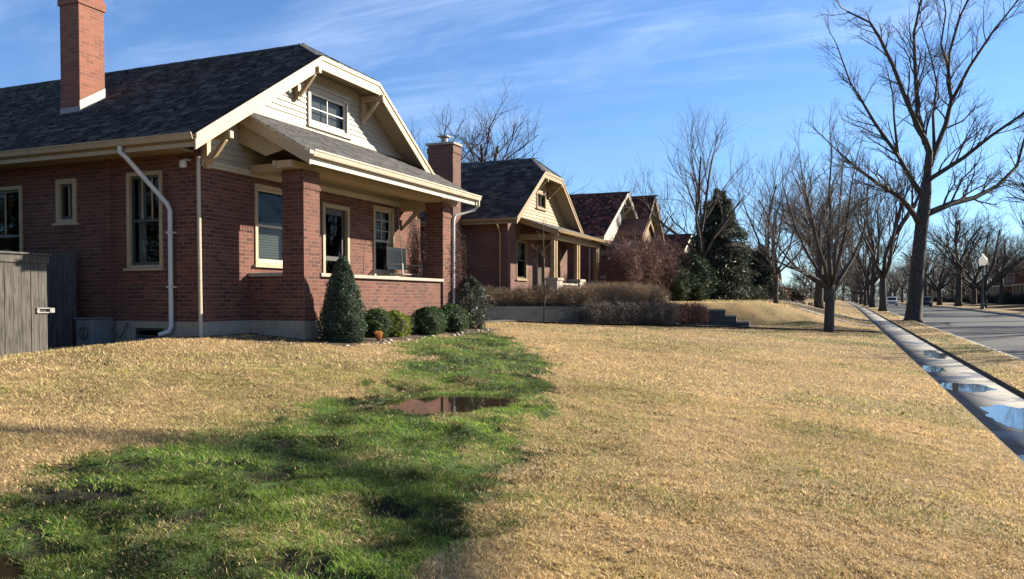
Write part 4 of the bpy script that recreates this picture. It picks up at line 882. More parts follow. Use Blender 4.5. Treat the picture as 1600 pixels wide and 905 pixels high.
# vine up the far corner of the brick porch
vr=np.random.default_rng(5)
def twigmass(name,label,cat,mat,boxes,n,ln,rad,up=.3,seed=0,group=None,parts=True,kind=None,droop=0,leafc=None,nleaf=0,leaf=.04):
    """many thin straight-ish twigs filling soft ellipsoids: boxes = (cx,cy,cz,rx,ry,rz)"""
    rr=np.random.default_rng(seed+7); b0=boxes[0]; root=empty(name,(b0[0],b0[1],min(q[2]-q[5] for q in boxes)),label,cat,group)
    vol=np.array([q[3]*q[4]*q[5] for q in boxes])**.8; vol/=vol.sum(); bi=rr.choice(len(boxes),n,p=vol); B=np.array(boxes)[bi]
    d=rr.normal(0,1,(n,3)); d/=np.linalg.norm(d,axis=1)[:,None]; r=rr.random(n)**.45
    c=B[:,:3]+d*B[:,3:]*r[:,None]
    dr=d*.8+rr.normal(0,.6,(n,3))+np.array([0,0,up]); dr/=np.linalg.norm(dr,axis=1)[:,None]; Ln=ln*(.5+rr.random(n))
    p0=c-dr*Ln[:,None]*.5; p2=c+dr*Ln[:,None]*.5; p1=c+rr.normal(0,.05,(n,3))*Ln[:,None]*2
    R0=rad*(.6+.8*rr.random(n)); npmesh('twigs',*tubes(np.concatenate([p0,p1]),np.concatenate([p1,p2]),np.concatenate([R0,R0*.7]),np.concatenate([R0*.7,R0*.35]),3),M[mat],root)
    if nleaf:
        k=rr.integers(0,n,nleaf); cc=c[k]+rr.normal(0,.08,(nleaf,3)); a=rr.normal(0,1,(nleaf,3)); a/=np.linalg.norm(a,axis=1)[:,None]; b=np.cross(a,rr.normal(0,1,(nleaf,3))); b/=np.linalg.norm(b,axis=1)[:,None]
        s=(leaf*(.6+.8*rr.random(nleaf)))[:,None]; P=np.stack([cc-a*s*.5,cc+b*s*.28,cc+a*s*.5,cc-b*s*.28],1).reshape(-1,3)
        npmesh('foliage',P,np.arange(nleaf)[:,None]*4+np.array([[0,1,2,3]]),M['leaf'],root,col=np.repeat(np.array(leafc)[rr.integers(0,len(leafc),nleaf)],4,0))
    if kind: root['kind']=kind
    return root
def tubes(p0,p1,r0,r1,n=3):
    d=p1-p0; d/=np.linalg.norm(d,axis=1)[:,None]+1e-9; ref=np.where(np.abs(d[:,2:3])<.9,np.array([[0,0,1.]]),np.array([[1.,0,0]])); a=np.cross(d,ref); a/=np.linalg.norm(a,axis=1)[:,None]+1e-9; b=np.cross(d,a)
    k=len(p0); V=np.zeros((k,2*n,3))
    for j in range(n):
        t=2*np.pi*j/n; o=a*np.cos(t)+b*np.sin(t); V[:,j]=p0+o*r0[:,None]; V[:,n+j]=p1+o*r1[:,None]
    q=np.array([[j,(j+1)%n,n+(j+1)%n,n+j] for j in range(n)]); F_=(np.arange(k)[:,None,None]*2*n+q[None]).reshape(-1,4)
    return V.reshape(-1,3),F_
twigmass('climbing_vine','leafless climbing vine on the far brick porch corner','vine','redtwig',[(-9.55,19.0,.6,.25,.35,1.6),(-10.3,19.55,.8,.4,.2,1.7)],2600,.5,.005,.5,1)
hb=[]
for i,t in enumerate(np.linspace(0,1,13)):
    if t<.45: x,y=lerp2((-12.6,25.9),(-9.6,29.0),t/.45)
    else: x,y=lerp2((-9.6,29.0),(-7.1,32.3),(t-.45)/.55)
    k=sm(.35,.7,t); hb.append((x,y,.02+.08*k+random.uniform(-.06,.06),.66+.15*k+random.uniform(-.1,.1),.60,.42+.04*k+random.uniform(-.06,.08)))
twigmass('trimmed_hedge','long leafless tan hedge with a rounded sunlit top above the retaining wall','hedge','hedgetwig',hb,42000,.22,.0050,.5,2)
hb=[]
for i,t in enumerate(np.linspace(0,1,7)):
    x,y=lerp2((-8.6,28.7),(-6.3,31.5),t); hb.append((x,y,-.55+.0*t,.40,.45,.42))
twigmass('trailing_shrub','tangle of pale branched twigs hanging down over the wall','shrub','smalltwig',hb,6000,.35,.006,-.2,3)
hb=[]
for i,t in enumerate(np.linspace(0,1,9)):
    x,y=lerp2((-6.7,31.9),(-5.5,34.3),t); hb.append((x-.1,y+.15,-.60-.08*t,.45,.45,.45))
twigmass('low_hedge','low dark reddish leafless hedge running to the stepped wall','hedge','redtwig',hb,11000,.26,.006,.2,4,leafc=[(.06,.03,.02),(.09,.05,.03)],nleaf=5000,leaf=.05)
RL=[(.10,.035,.03),(.14,.06,.04),(.07,.03,.025),(.12,.08,.05)]
DL=[(.03,.05,.02),(.045,.065,.03),(.02,.035,.015)]
def multistem(label,x,y,h,r,seed,mat='redtwig',nleaf=1900,cols=RL,n=2700):
    g=hz(x,y); t=twigmass('bare_shrub',label,'shrub',mat,[(x-.1*r,y+.2*r,g+h*.66,r*.75,r*.8,h*.36),(x+.5*r,y-.3*r,g+h*.5,r*.5,r*.55,h*.33),(x-.5*r,y-.4*r,g+h*.48,r*.5,r*.5,h*.36),(x,y,g+h*.3,r*.6,r*.6,h*.3)],n,.42,.008,.9,seed,leafc=cols,nleaf=nleaf,leaf=.06,group='tall leafless shrubs before the red roofed houses')
    b=MB(); rr=random.Random(seed)
    for i in range(7):
        a=rr.random()*6.28; b.tube([(x+.1*math.cos(a),y+.1*math.sin(a),g-.1),(x+r*.3*math.cos(a),y+r*.3*math.sin(a),g+h*.35),(x+r*.6*math.cos(a+.3),y+r*.6*math.sin(a+.3),g+h*.85)],[.035,.026,.01],6)
    b.build('stem',M['smalltwig'],t)
multistem('first tall reddish shrub, right beside the ochre porch columns',-9.0,34.6,2.9,1.0,11)
multistem('tall purple brown shrub with dense crown before the white gable',-8.9,37.6,3.2,1.25,12)
multistem('tall brownish shrub left of the dark green hollies',-8.5,39.6,3.3,1.2,13)
multistem('rusty leaved shrub next to the hollies',-8.2,42.2,3.1,1.2,14,nleaf=6500)
multistem('thin shrub between the hedge and the entry porch',-9.2,36.0,2.4,.9,15,nleaf=1200)
HOL=[(.03,.06,.022),(.05,.085,.03),(.02,.04,.015),(.08,.11,.05)]
bush('holly',(-8.0,40.3,hz(-8,40.3)),1.05,1.9,'dark broadleaf evergreen shrub with a low skirt','shrub',HOL,9000,.09,'round',seed=21,jag=.16)
bush('holly',(-7.6,42.6,hz(-7.6,42.6)),1.35,2.5,'large dark green broadleaf shrub left of the bare lawn tree','shrub',HOL,12000,.10,'round',seed=22,jag=.16)
bush('holly',(-9.6,41.0,hz(-9.6,41)),1.5,2.2,'shadowed evergreen shrub against the third house','shrub',HOL,8000,.10,'round',seed=23,jag=.16)
bush('barberry',(-5.6,74,hz(-5.6,74)),1.3,1.5,'rust red low shrub on the far raised lawn','shrub',RL,5000,.12,'round',seed=24,jag=.2)
bush('barberry',(-4.6,80,hz(-4.6,80)),1.6,1.3,'dark purple shrub before the sixth house','shrub',[(.05,.03,.03),(.08,.05,.045)],5000,.12,'round',seed=25,jag=.2)
# spruce: whorled drooping boughs
def spruce(loc,h,r,label,seed=0,n=34000):
    rr=np.random.default_rng(seed); root=empty('spruce_tree',loc,label,'tree'); MB().tube([loc,(loc[0],loc[1],loc[2]+h*.97)],[.26,.02],9).build('trunk',M['bark'],root)
    t=rr.random(n)**1.35; nb=52; bi=rr.integers(0,nb,n); tb=(bi/nb)**1.15; ph=bi*2.399+rr.normal(0,.16,n); lb=r*(1-tb)**.62*(.66+.5*_tab[bi%64,3]); s=rr.random(n)**.7
    rad=lb*s; z=h*(.03+.95*tb)+ -.30*rad*(s)+ .12*lb*s**3+rr.normal(0,.13,n)*(.5+s)-rr.random(n)*.25*(1-tb)
    lat=rr.normal(0,.22,n)*rad; c=np.stack([loc[0]+rad*np.cos(ph)-lat*np.sin(ph),loc[1]+rad*np.sin(ph)+lat*np.cos(ph),loc[2]+z],-1)
    out=np.stack([np.cos(ph),np.sin(ph),-.5+0*ph],-1); d1=out+rr.normal(0,.55,(n,3)); d1/=np.linalg.norm(d1,axis=1)[:,None]; d2=np.cross(d1,rr.normal(0,1,(n,3))); d2/=np.linalg.norm(d2,axis=1)[:,None]
    a=d1*(.13+.14*rr.random(n))[:,None]; b=d2*.028
    P=np.stack([c-a,c+b,c+a,c-b],1).reshape(-1,3); cols=np.array([(.035,.055,.032),(.05,.07,.045),(.025,.04,.025),(.08,.095,.07),(.10,.09,.06)])
    npmesh('crown',P,np.arange(n)[:,None]*4+np.array([[0,1,2,3]]),M['leaf'],root,col=np.repeat(cols[rr.integers(0,5,n)]*(.6+.8*rr.random(n))[:,None],4,0))
    return root
spruce((-7.9,56.5,hz(-7.9,56.5)),7.6,3.5,'dark shaggy spruce behind the bare tree on the raised lawn',3)
spruce((-8.6,61.5,hz(-8.6,61.5)),5.2,2.5,'shorter second spruce merging with the dark one',4,22000)
spruce((-5.4,60.0,hz(-5.4,60.0)),3.9,2.0,'low spreading conifer on the right flank of the spruces',5,16000)
# ================================================================ bare trees
class TreeB:
    def __init__(s,seed): s.r=random.Random(seed); s.limb=MB(); s.p0=[];s.p1=[];s.a=[];s.b=[]
    def grow(s,p,d,L,rad,lv,maxlv,nch,up=.25,spread=.75,gn=.16,ratio=.62):
        r=s.r; k=5 if lv<=1 else (4 if lv<=3 else 3); pts=[p]; rs=[rad]; d=d.normalized()
        for i in range(k):
            d=(d+Vector((r.gauss(0,gn),r.gauss(0,gn),r.gauss(0,gn)*.7+up*.16))).normalized(); p=p+d*(L/k); pts.append(p); rs.append(rad*(1-(.62 if lv else .5)*(i+1)/k))
        s.add(pts,rs,lv)
        if lv>=maxlv: return
        n=nch[lv] if lv<len(nch) else 4
        for i in range(n):
            t=(.28 if lv else .45)+(.72 if lv else .55)*(i+.6*r.random())/n; t=min(t,.99); q=t*k; j=int(q); f=q-j; base=pts[j].lerp(pts[min(j+1,k)],f); dd=(pts[min(j+1,k)]-pts[j]).normalized()
            side=dd.orthogonal().normalized(); side.rotate(__import__('mathutils').Quaternion(dd,r.random()*6.283)); ang=spread*(.65+.6*r.random())
            nd_=(dd*math.cos(ang)+side*math.sin(ang)+Vector((0,0,up*.55))).normalized()
            s.grow(base,nd_,L*ratio*(.75+.5*r.random())*(1.05-.35*t),max(rs[j]*.52,.0035),lv+1,maxlv,nch,up,spread,gn*1.1,ratio)
        
    def add(s,pts,rs,lv):
        if lv<=1: s.limb.tube(pts,rs,9 if lv==0 else 7)
        else:
            for i in range(len(pts)-1): s.p0.append(tuple(pts[i])); s.p1.append(tuple(pts[i+1])); s.a.append(rs[i]); s.b.append(rs[i+1])
    def build(s,loc,label,group=None,bark='bark',twig='twig',thick=1.0):
        root=empty('bare_tree',loc,label,'tree',group); s.limb.build('trunk',M[bark],root,smooth=True)
        npmesh('crown',*tubes(np.array(s.p0),np.array(s.p1),np.array(s.a)*thick,np.array(s.b)*thick,3),M[twig],root); return root
def std_tree(seed,loc,h,label,group=None,fork=.28,rad=None,spread=.62,up=.35,nl=6,maxlv=4,nch=(0,6,6,6,4),twig='twig',bark='bark',thick=1.0,lean=0,wide=1.0):
    t=TreeB(seed); r=t.r; rad=rad or h*.024; p=Vector(loc)-Vector((0,0,.15)); fz=h*fork; pts=[p]; rs=[rad*1.35]; d=Vector((lean,0,1)).normalized()
    for i in range(5): pts.append(p+Vector((r.gauss(0,.03)*rad*3+lean*(i+1)/5*fz,r.gauss(0,.03)*rad*3,fz*(i+1)/5))); rs.append(rad*(1.05 if i==0 else 1-.05*i))
    t.limb.tube(pts,rs,12); top=pts[-1]
    for i in range(nl):
        a=i*2.399+r.random()*.6; tilt=(.22+.5*(i/nl))*wide if i else .06; dd=Vector((math.cos(a)*math.sin(tilt),math.sin(a)*math.sin(tilt),math.cos(tilt))); st_=pts[-1].lerp(pts[-2],r.random()*(1.2 if i else 0))
        t.grow(st_,dd,(h-fz)*(.78-.18*i/nl)*(.9+.2*r.random()),rad*(.62-.04*i),1,maxlv,nch,up,spread)
    return t.build(loc,label,group,bark,twig,thick)

for i,(x,y,h_,r_) in enumerate(((-15.2,5.6,7.5,2.0),(-18.6,6.6,8.5,2.3),(-22.0,6.0,8,2.3),(-14.4,2.0,7,2.0))):  # unseen spruces, added to keep sky and bounce light off the side wall
    spruce((x,y,-1.2),h_,r_,['spruce beyond the left edge, nearest to the plank fence','spruce beyond the left edge, tallest of the side yard','spruce beyond the left edge, deepest in the side yard','spruce beyond the left edge, nearest the photographer'][i],40+i,15000)
def limbs_tree(seed,loc,trunk,tr,limbs,label,nch=(0,7,6,5,4),L1=3.2,maxlv=4,up=.3,twig='twig',group=None,spread=.75):
    """hand-shaped tree: trunk and main limbs as point lists, finer branches grown on them"""
    t=TreeB(seed); t.limb.tube([Vector(p) for p in trunk],tr,14); r=t.r
    for pts,ra,rb,dens in limbs:
        P=[Vector(p) for p in pts]; n=len(P); rs=[ra+(rb-ra)*(i/(n-1))**.8 for i in range(n)]; t.limb.tube(P,rs,9)
        tot=sum((P[i+1]-P[i]).length for i in range(n-1)); cnt=max(3,int(tot*dens))
        for c in range(cnt):
            s=(.22+.78*(c+r.random())/cnt)*(n-1); s=min(s,n-1.001); j=int(s); b=P[j].lerp(P[j+1],s-j); dd=(P[j+1]-P[j]).normalized(); side=dd.orthogonal().normalized(); side.rotate(__import__('mathutils').Quaternion(dd,r.random()*6.283))
            a=spread*(.6+.6*r.random()); nd_=(dd*math.cos(a)+side*math.sin(a)+Vector((0,0,up*.5))).normalized(); rr=rs[j]*.42
            t.grow(b,nd_,L1*(.55+.6*r.random())*(1.15-.6*s/(n-1)),max(rr,.012),2,maxlv,nch,up,spread,.17,.6)
        t.grow(P[-1],(P[-1]-P[-2]),L1*.8,rb,2,maxlv,nch,up,spread,.15,.6)
    return t.build(loc,label,group,'bark',twig)
BT=[[(4.47, 60.22, -1.68), (4.47, 60.23, -1.3), (4.58, 60.31, -0.13), (4.68, 60.41, 2.03), (4.86, 60.55, 4.19), (5.0, 60.65, 5.66), (5.18, 60.77, 7.21), (5.22, 60.8, 7.95)],[0.72, 0.55, 0.47, 0.43, 0.41, 0.42, 0.34, 0.28],[([(4.85, 60.57, 4.97), (4.48, 59.89, 5.52), (3.53, 58.45, 6.63), (2.08, 56.79, 7.41), (0.77, 55.52, 8.33), (-0.44, 54.72, 9.41)],0.26,0.05,1.5),
([(5.04, 60.66, 5.57), (5.4, 60.82, 5.79), (6.92, 62.55, 6.55), (8.53, 64.31, 7.08), (10.15, 66.08, 8.02), (11.64, 67.83, 9.6), (12.2, 68.65, 11.56), (12.81, 69.5, 13.54)],0.27,0.06,1.5),
([(5.18, 60.78, 7.64), (5.36, 60.92, 9.89), (5.15, 60.85, 10.58), (4.8, 60.4, 11.12), (3.85, 59.3, 13.05), (2.94, 58.45, 15.32), (2.12, 57.62, 16.93), (1.49, 56.95, 17.83), (0.14, 55.76, 18.31)],0.27,0.05,1.3),
([(5.11, 60.83, 10.45), (4.66, 61.24, 12.64), (4.5, 61.82, 15.88), (4.42, 62.18, 18.31), (4.87, 62.64, 20.73), (5.13, 62.82, 22.95)],0.2,0.04,1.3),
([(5.29, 60.86, 8.85), (5.68, 61.48, 9.83), (6.47, 62.3, 11.96), (6.87, 62.95, 13.77), (6.65, 63.22, 15.05), (6.75, 63.64, 17.09), (7.48, 64.45, 19.82), (8.41, 65.22, 22.0), (9.15, 65.58, 23.81)],0.22,0.04,1.3),
([(5.14, 60.77, 7.86), (5.48, 60.38, 8.09), (7.27, 60.06, 9.24), (8.79, 59.64, 10.5), (10.51, 59.31, 11.71), (11.87, 59.36, 13.08)],0.2,0.05,1.5),
([(6.83, 62.92, 13.55), (7.86, 62.76, 15.76), (9.15, 62.71, 17.88), (10.43, 62.74, 19.6), (11.34, 62.62, 21.07)],0.13,0.03,1.4),
([(5.03, 60.69, 6.78), (4.05, 61.42, 8.71), (3.5, 61.88, 9.96), (2.07, 62.23, 12.31), (1.1, 62.31, 14.17), (0.38, 62.27, 15.45), (-0.5, 62.42, 18.18)],0.2,0.04,1.5),
([(3.5, 61.88, 9.96), (3.27, 62.51, 12.67), (3.18, 62.85, 14.5), (2.76, 63.06, 16.44)],0.1,0.03,1.5),
([(5.72, 61.5, 9.88), (5.84, 64.02, 12.99), (6.13, 64.85, 15.42), (5.76, 65.08, 17.34), (5.11, 64.99, 19.67)],0.12,0.03,1.4),
([(6.76, 63.61, 15.93), (6.12, 62.52, 17.46), (6.36, 62.14, 19.48), (5.96, 61.49, 21.46)],0.09,0.03,1.4),
]]
ST=[[(-0.5, 36.97, -1.71), (-0.5, 36.97, -1.4), (-0.49, 37.0, -0.63), (-0.47, 37.03, 0.14), (-0.47, 37.04, 0.58)],[0.27, 0.22, 0.2, 0.2, 0.2],[([(-0.52, 37.02, 0.41), (-0.83, 36.68, 0.74), (-1.35, 36.05, 1.05), (-2.0, 35.35, 1.31), (-2.71, 34.64, 1.66), (-3.28, 33.97, 1.96)],0.1,0.02,3),
([(-0.4, 37.07, 0.41), (-0.1, 37.42, 0.83), (0.36, 38.07, 1.65), (0.75, 38.58, 2.6), (1.03, 38.94, 3.61), (1.29, 39.18, 4.47)],0.11,0.02,3),
([(-0.47, 37.04, 0.52), (-0.48, 37.06, 1.29), (-0.54, 37.17, 2.26), (-0.48, 37.34, 3.51), (-0.55, 37.46, 4.91), (-0.46, 37.53, 6.3), (-0.54, 37.53, 7.27)],0.12,0.015,3),
([(-0.55, 37.01, 0.47), (-0.93, 37.73, 1.18), (-1.43, 38.09, 1.97), (-1.9, 38.25, 3.08), (-2.28, 38.35, 4.26), (-2.56, 38.37, 5.28)],0.1,0.015,3),
([(-0.5, 37.03, 0.5), (-0.69, 36.11, 1.4), (-1.01, 35.47, 2.44), (-1.23, 34.98, 3.58), (-1.5, 34.68, 4.73), (-1.62, 34.55, 5.62)],0.1,0.015,3),
([(-0.42, 37.06, 0.5), (-0.2, 36.42, 1.4), (0.04, 36.12, 2.45), (0.2, 35.78, 3.47), (0.31, 35.64, 4.63), (0.49, 35.53, 5.64)],0.1,0.015,3),
([(-0.45, 37.05, 0.5), (-0.31, 38.22, 1.61), (-0.17, 38.96, 2.94), (-0.13, 39.45, 4.28), (-0.04, 39.75, 5.77), (0.0, 39.91, 6.96)],0.1,0.015,3),
([(-0.55, 37.01, 0.41), (-1.2, 37.83, 0.85), (-2.03, 38.37, 1.51), (-2.84, 38.72, 2.56), (-3.35, 38.97, 3.63)],0.09,0.015,3),
]]
M['darktwig']=twigmat('dark_twig',(.05,.042,.035))
def gl_(x,y): return hz(x,y)-.03
limbs_tree(3,BT[0][0],BT[0],BT[1],BT[2],'largest bare street tree with thick trunk and spreading limbs beside the road',L1=3.4)
limbs_tree(8,ST[0][0],ST[0],ST[1],ST[2],'young bare tree with low vase shaped crown on the straw lawn',L1=1.5,twig='smalltwig',spread=.6)
# tree across the road, outside the picture; its limb throws the long curved shadow
SP=[(-.3,1.6,-1.5),(-1.3,2.9,-1.5),(-2.23,4.38,-1.51),(-3.3,5.37,-1.44),(-4.09,5.63,-1.39),(-4.75,5.79,-1.34),(-5.51,5.65,-1.3),(-6.38,5.36,-1.26),(-7.25,5.05,-1.22),(-8.6,4.9,-1.1)]
TT=[20.7,21.7,22.7,23.8,24.4,25.0,25.6,26.4,27.2,28.4]; lp=[(p[0]+t,p[1]+.98*t,p[2]+.62*t) for p,t in zip(SP,TT)]
tb=[(20.4,21.9,-1.4),(20.4,21.9,2),(20.4,21.9,7),lp[0]]
limbs_tree(31,tb[0],tb,[.30,.26,.24,.22],[(lp,.15,.11,.12),([lp[0],(21.5,20,14),(23,18.5,17)],.12,.03,.9),([tb[2],(22,20.5,10),(24,19.5,14)],.10,.03,.9)],'street tree beyond the right edge whose limb shades the lawn',nch=(0,5,4,3),L1=2.2,maxlv=3)
# prototypes reused by copying
P1=std_tree(41,(-8.66,53.9,hz(-8.66,53.9)),11.6,'bare tree with upswept crown on the raised lawn, before the dark spruce',None,.26,.21,.6,.42,7,4,(0,6,6,5,4),twig='smalltwig')
P2=std_tree(42,(-19.5,42,hz(-19.5,42)),11.6,'wide bare tree rising behind the roof of the second house',None,.30,.34,.80,.3,8,4,(0,7,7,6,5),wide=1.6,thick=.9)
P3=std_tree(43,(3.9,91,hz(3.9,91)),17,'twin stemmed bare street tree, second along the sidewalk',None,.22,.37,.5,.45,5,4,(0,6,6,5,4),thick=1.0)
P4=std_tree(44,(16,135,-1.2),16,'stout dark bare tree left of the lamp post across the street',None,.38,.44,.7,.3,7,4,(0,6,6,6,4),thick=1.0,wide=1.3)
P5=std_tree(45,(16.3,114,-1.3),13,'low forked bare tree right behind the lamp post',None,.20,.34,.75,.25,6,4,(0,6,6,6,4),thick=1.0,wide=1.7)
def cp(src,x,y,s,rz,label,group,sz=None):
    r=src.copy(); COL.objects.link(r); r.location=(x,y,hz(x,y)-.03); r.rotation_euler=(0,0,rz); r.scale=(s,s,sz or s)
    for k in ('label','category','group'):
        if k in r: del r[k]
    tag(r,label,'tree',group)
    for c in list(src.children):
        d=c.copy(); COL.objects.link(d); d.parent=r
    return r
cp(P4,-1.6,65,.72,1.0,'dark trunked bare tree standing just behind the young lawn tree',None)
cp(P1,-3.4,47,.60,2.1,'slender bare tree in the left flank of the young lawn tree',None)
cp(P1,-5.2,63,.88,4.0,'pale bare tree between the spruces and the young lawn tree',None)
cp(P3,3.8,118,1.0,2.2,'straight dark street tree, third along the sidewalk',None)
cp(P5,24,122,.8,1.1,'small wide bare tree by the pale two storey house',None)
cp(P4,25,96,.9,2.9,'bare yard tree at the right edge of the picture',None)
cp(P3,27,70,.95,1.9,'bare tree beyond the right edge shading the road','bare trees beyond the right edge')
ORD0=['nearest','middle','farthest']
for i,(x,y,s,k) in enumerate(((15.8,38,.85,P5),(15.9,54,.9,P3),(15.7,70,.9,P4))):
    cp(k,x,y,s,i*1.7,ORD0[i]+' bare street tree of the row beyond the right edge','bare trees beyond the right edge')
gR=random.Random(77); PP=[P1,P2,P3,P4,P5]
ORD=['first','second','third','fourth','fifth','sixth','seventh','eighth','ninth','tenth']
def row(xs,ys,lab,grp,smin=.8,smax=1.1,jx=.5,pool=PP):
    lab0=lab
    for iy,y in enumerate(ys):
        if len(xs)==1: lab=ORD[iy]+' '+lab0+', counted from the viewer'
        for x in xs:
            k=gR.choice(pool); s=gR.uniform(smin,smax)*(14/ {P1:11.6,P2:13,P3:17,P4:16,P5:13}[k]); cp(k,x+gR.uniform(-jx,jx),y+gR.uniform(-3,3),s,gR.random()*6.28,lab,grp)
row([3.8],[142,160,178,198,220,245,275,310],'distant bare street tree in the row between sidewalk and road','distant trees along the near kerb')
row([15.9],[156,172,190,210,232,258,290,330],'distant bare street tree on the far side of the road','distant trees along the far kerb')
row([-2.0],[98,116,134,156,180,205,240,280],'distant bare front yard tree left of the sidewalk','distant front yard trees on the left')
row([-22,-30],[70,90,112,135,165,200,240],'bare back yard tree far behind the left houses','distant back yard trees on the left',.7,.95,4)
row([23,34,48],[150,172,196,222,250,285,325],'bare yard tree far away among the houses across the street','distant yard trees across the street',.85,1.15,4)
row([21.5,40],[100,118,134],'bare yard tree beside the houses across the street','yard trees across the street',.7,.95,2.5)
row([-14,0,9,20,32,46],[360,385],'tiny bare tree closing the view at the end of the street','trees closing the end of the street',1.0,1.4,5)
# thin young tree in front of the second house
t=TreeB(9); pz=hz(-9.85,26.9); t.limb.tube([(-9.85,26.9,pz-.6),(-9.83,26.9,pz+1),(-9.88,26.95,pz+2.4),(-9.92,27.0,pz+3.7)],[.035,.03,.02,.008],7)
for i in range(12):
    z=pz+.7+i*.24; a=i*2.4; t.grow(Vector((-9.85,26.92,z)),Vector((math.cos(a),math.sin(a),1.1)),.9-.04*i,.009,3,4,(0,0,0,3,2),.3,.5)
t.build((-9.85,26.9,pz),'thin staked sapling in front of the second house porch',None,'smalltwig' if False else 'bark','smalltwig')
fw_=[(x,430+8*math.sin(x),2.5,11,8,8+2.5*math.sin(x*1.7)) for x in range(-150,190,12)]+[(x,300+8*math.sin(x*.7),1.0,8,8,6+2*math.sin(x*1.3)) for x in list(range(-60,-12,9))+list(range(24,90,9))]+[(60,y,2.0,7,13,7) for y in range(150,430,24)]+[(-46,y,2.0,6,13,5) for y in range(90,430,26)]
o=twigmass('distant_woods','grey brown mass of far off bare trees closing the horizon','woods','twig',fw_,75000,2.8,.06,.7,91,kind='stuff')
# ================================================================ street furniture
hb=[(24.3+.8*math.sin(y*.21),y,-.3,.9,2.4,1.0+.35*math.sin(y*.53)) for y in range(92,330,3)]
twigmass('dark_hedge','long dark hedge in front of the houses across the street','hedge','darktwig',hb,30000,.9,.035,.4,55,leafc=[(.02,.03,.015),(.03,.035,.02)],nleaf=16000,leaf=.3)
def lamp(x,y,label):
    g=hz(x,y); root=empty('street_lamp',(x,y,g),label,'street lamp','globe street lamps')
    MB().lathe((x,y,g-.05),[(.26,0),(.26,.15),(.20,.22),(.17,.6),(.13,.75),(.105,.85)],14).build('base',M['lampgreen'],root,smooth=False)
    MB().lathe((x,y,g+.80),[(.10,0),(.085,1.5),(.07,3.45),(.11,3.48),(.11,3.55)],12).build('post',M['lampgreen'],root)
    MB().lathe((x,y,g+4.35),[(.10,0),(.22,.05),(.24,.12),(.13,.15)],14).build('collar',M['lampgreen'],root)
    MB().lathe((x,y,g+4.50),[(.18,0),(.32,.12),(.42,.34),(.41,.56),(.31,.78),(.16,.92),(.11,.98),(.12,1.05),(.03,1.2)],18).build('globe',M['globe'],root,smooth=True); root.scale=(1.12,1.12,1.12)
lamp(15.0,106,'white acorn globe lamp on a dark fluted post across the street')
lamp(15.0,205,'second globe lamp, tiny, far down the street between tree trunks')
def car(x,y,label,colr,rough=.3,suv=True):
    g=float(side(y))-.12; root=empty('parked_car',(x,y,g),label,'car','cars parked down the street'); W=.9
    m,t,b=newmat('car_paint'); b.inputs['Base Color'].default_value=colr+(1,); b.inputs['Roughness'].default_value=rough; b.inputs['Coat Weight'].default_value=.6
    f=y-2.25
    prof=[(0,.35),(.0,.72),(.10,.95),(.9,1.02),(1.35,1.08),(1.4,1.1),(4.3,1.1),(4.48,1.0),(4.5,.45),(4.2,.28),(.3,.28)]
    b_=MB().prism([(x-W,f+a,g+z) for a,z in prof],(2*W,0,0)); body=b_.build('body',m,root,bevel=.05)
    top=[(1.05,1.06),(1.65,1.58),(2.0,1.68),(3.9,1.66),(4.35,1.12)]; c_=MB(); k=[(x-W+.08,f+a,g+z) for a,z in top]; c_.prism(k,(2*W-.16,0,0)); c_.build('cabin',m,root,bevel=.05)
    MB().prism([(x-W+.16,f+1.02,g+1.13),(x+W-.16,f+1.02,g+1.13),(x+W-.28,f+1.60,g+1.58),(x-W+.28,f+1.60,g+1.58)],(0,-.01,.01)).build('windscreen',M['carglass'],root)
    for s in (-1,1):
        MB().prism([(x+s*(W-.075),f+1.45,g+1.14),(x+s*(W-.075),f+1.85,g+1.56),(x+s*(W-.075),f+3.75,g+1.56),(x+s*(W-.075),f+4.05,g+1.16)],(s*.006,0,0)).build('side_window',M['carglass'],root)
        MB().box((x+s*W*.72-.16,f-.02,g+.72),(x+s*W*.72+.16,f+.02,g+.88)).build('headlight',M['lampglass'],root,bevel=.01)
        for wy in (.85,3.6):
            w_=MB().tube([(x+s*(W-.2),f+wy,g+.34),(x+s*(W+.01),f+wy,g+.34)],.34,18).build('wheel',M['tyre'],root); MB().tube([(x+s*(W+.0),f+wy,g+.34),(x+s*(W+.02),f+wy,g+.34)],.19,12).build('rim',M['metal'],w_)
    MB().box((x-.5,f-.015,g+.48),(x+.5,f+.01,g+.66)).build('grille',M['tyre'],root)
M['carglass']=paint('car_glass',(.02,.025,.03),.08,0); M['tyre']=paint('tyre_rubber',(.02,.02,.02),.8,.1)
car(8.6,165,'white car driving towards the viewer far down the road',(.75,.76,.78))
car(5.6,185,'dark parked car in the shade at the near kerb',(.03,.035,.05)); car(12.7,148,'dark parked car at the far kerb beneath the bare trees',(.05,.05,.055)); car(12.7,176,'farther grey parked car beyond the dark one at the far kerb',(.16,.17,.18))
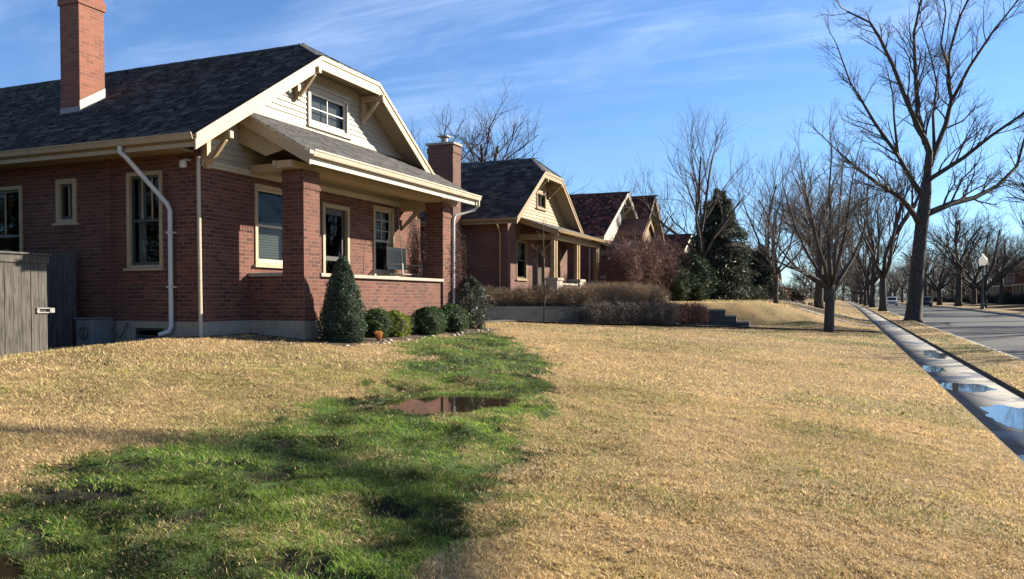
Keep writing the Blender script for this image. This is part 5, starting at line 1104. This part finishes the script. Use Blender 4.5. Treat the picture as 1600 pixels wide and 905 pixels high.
# clumps of orange ornamental grass by the conical evergreen
rr=np.random.default_rng(3)
def tuft(name,loc,n,h,sp,cols,label,cat):
    V=[];Fq=[];C=[]
    for i in range(n):
        a=rr.random()*6.28; l=h*(.6+.5*rr.random()); s=sp*rr.random(); d=np.array([math.cos(a),math.sin(a),0]); q=np.array([-d[1],d[0],0])*.006; o=np.array(loc)+d*.03*rr.random(); k=len(V)
        V+=[o-q,o+q,o+d*s*.4+q+[0,0,l*.6],o+d*s*.4-q+[0,0,l*.6],o+d*s+[0,0,l]]; Fq+=[(k,k+1,k+2,k+3),(k+3,k+2,k+4,k+4)]; C+=[np.array(cols[i%len(cols)])*(.7+.6*rr.random())]*5
    o=npmesh(name,np.array(V),np.array([f for f in Fq if f[2]!=f[3]]),M['grass'],col=np.array(C)); 
    tag(o,label,cat); return o
tuft('ornamental_grass',(-8.55,13.75,gz(-8.55,13.75)),140,.34,.20,[(.62,.27,.09),(.50,.22,.08),(.70,.36,.14)],'small orange tuft of dry ornamental grass beside the conical evergreen','grass tuft')
# bed edging stones
es=random.Random(4); 
for i in range(44):
    t=min(1,max(0,i/43+es.uniform(-.02,.02))); x,y=lerp2((-8.25,12.35),(-8.45,19.3),t); x+=es.uniform(-.16,.16); s=es.uniform(.03,.075); z=hz(x,y)
    mb=MB(); mb.lathe((x,y,z-.02),[(s*.8,0),(s,s*.35),(s*.75,s*.75),(s*.2,s*.85)],7); o=mb.build('edging_stone',M['stone'],smooth=True); o.scale=(1,1,1); tag(o,'small rounded stone edging the shrub bed','stone','stones edging the shrub bed')
# fallen leaves on the lawn
lv=random.Random(12)
M['deadleaf']=paint('dead_leaf',(.24,.12,.05),.7,.3)
for i in range(70):
    x=lv.uniform(-6.5,1.2); y=lv.uniform(4.2,17)
    if i>40: y=lv.uniform(12.3,19); x=-8.25+lv.gauss(0,.35)
    z=hz(x,y)+.045; a=lv.random()*6.28; s=lv.uniform(.03,.055); u=Vector((math.cos(a),math.sin(a),lv.uniform(-.2,.3)))*s; v=Vector((-math.sin(a),math.cos(a),lv.uniform(-.1,.5)))*s*.55; c=Vector((x,y,z))
    mb=MB(); mb.face([c-u,c+v*.8-u*.2,c+u*.2+v,c+u]); mb.face([c-u,c-v*.8-u*.2+Vector((0,0,.008)),c+u*.2-v+Vector((0,0,.012)),c+u]); o=mb.build('fallen_leaf',M['deadleaf']); tag(o,'brown fallen leaf lying on the lawn','leaf','fallen leaves on the lawn')
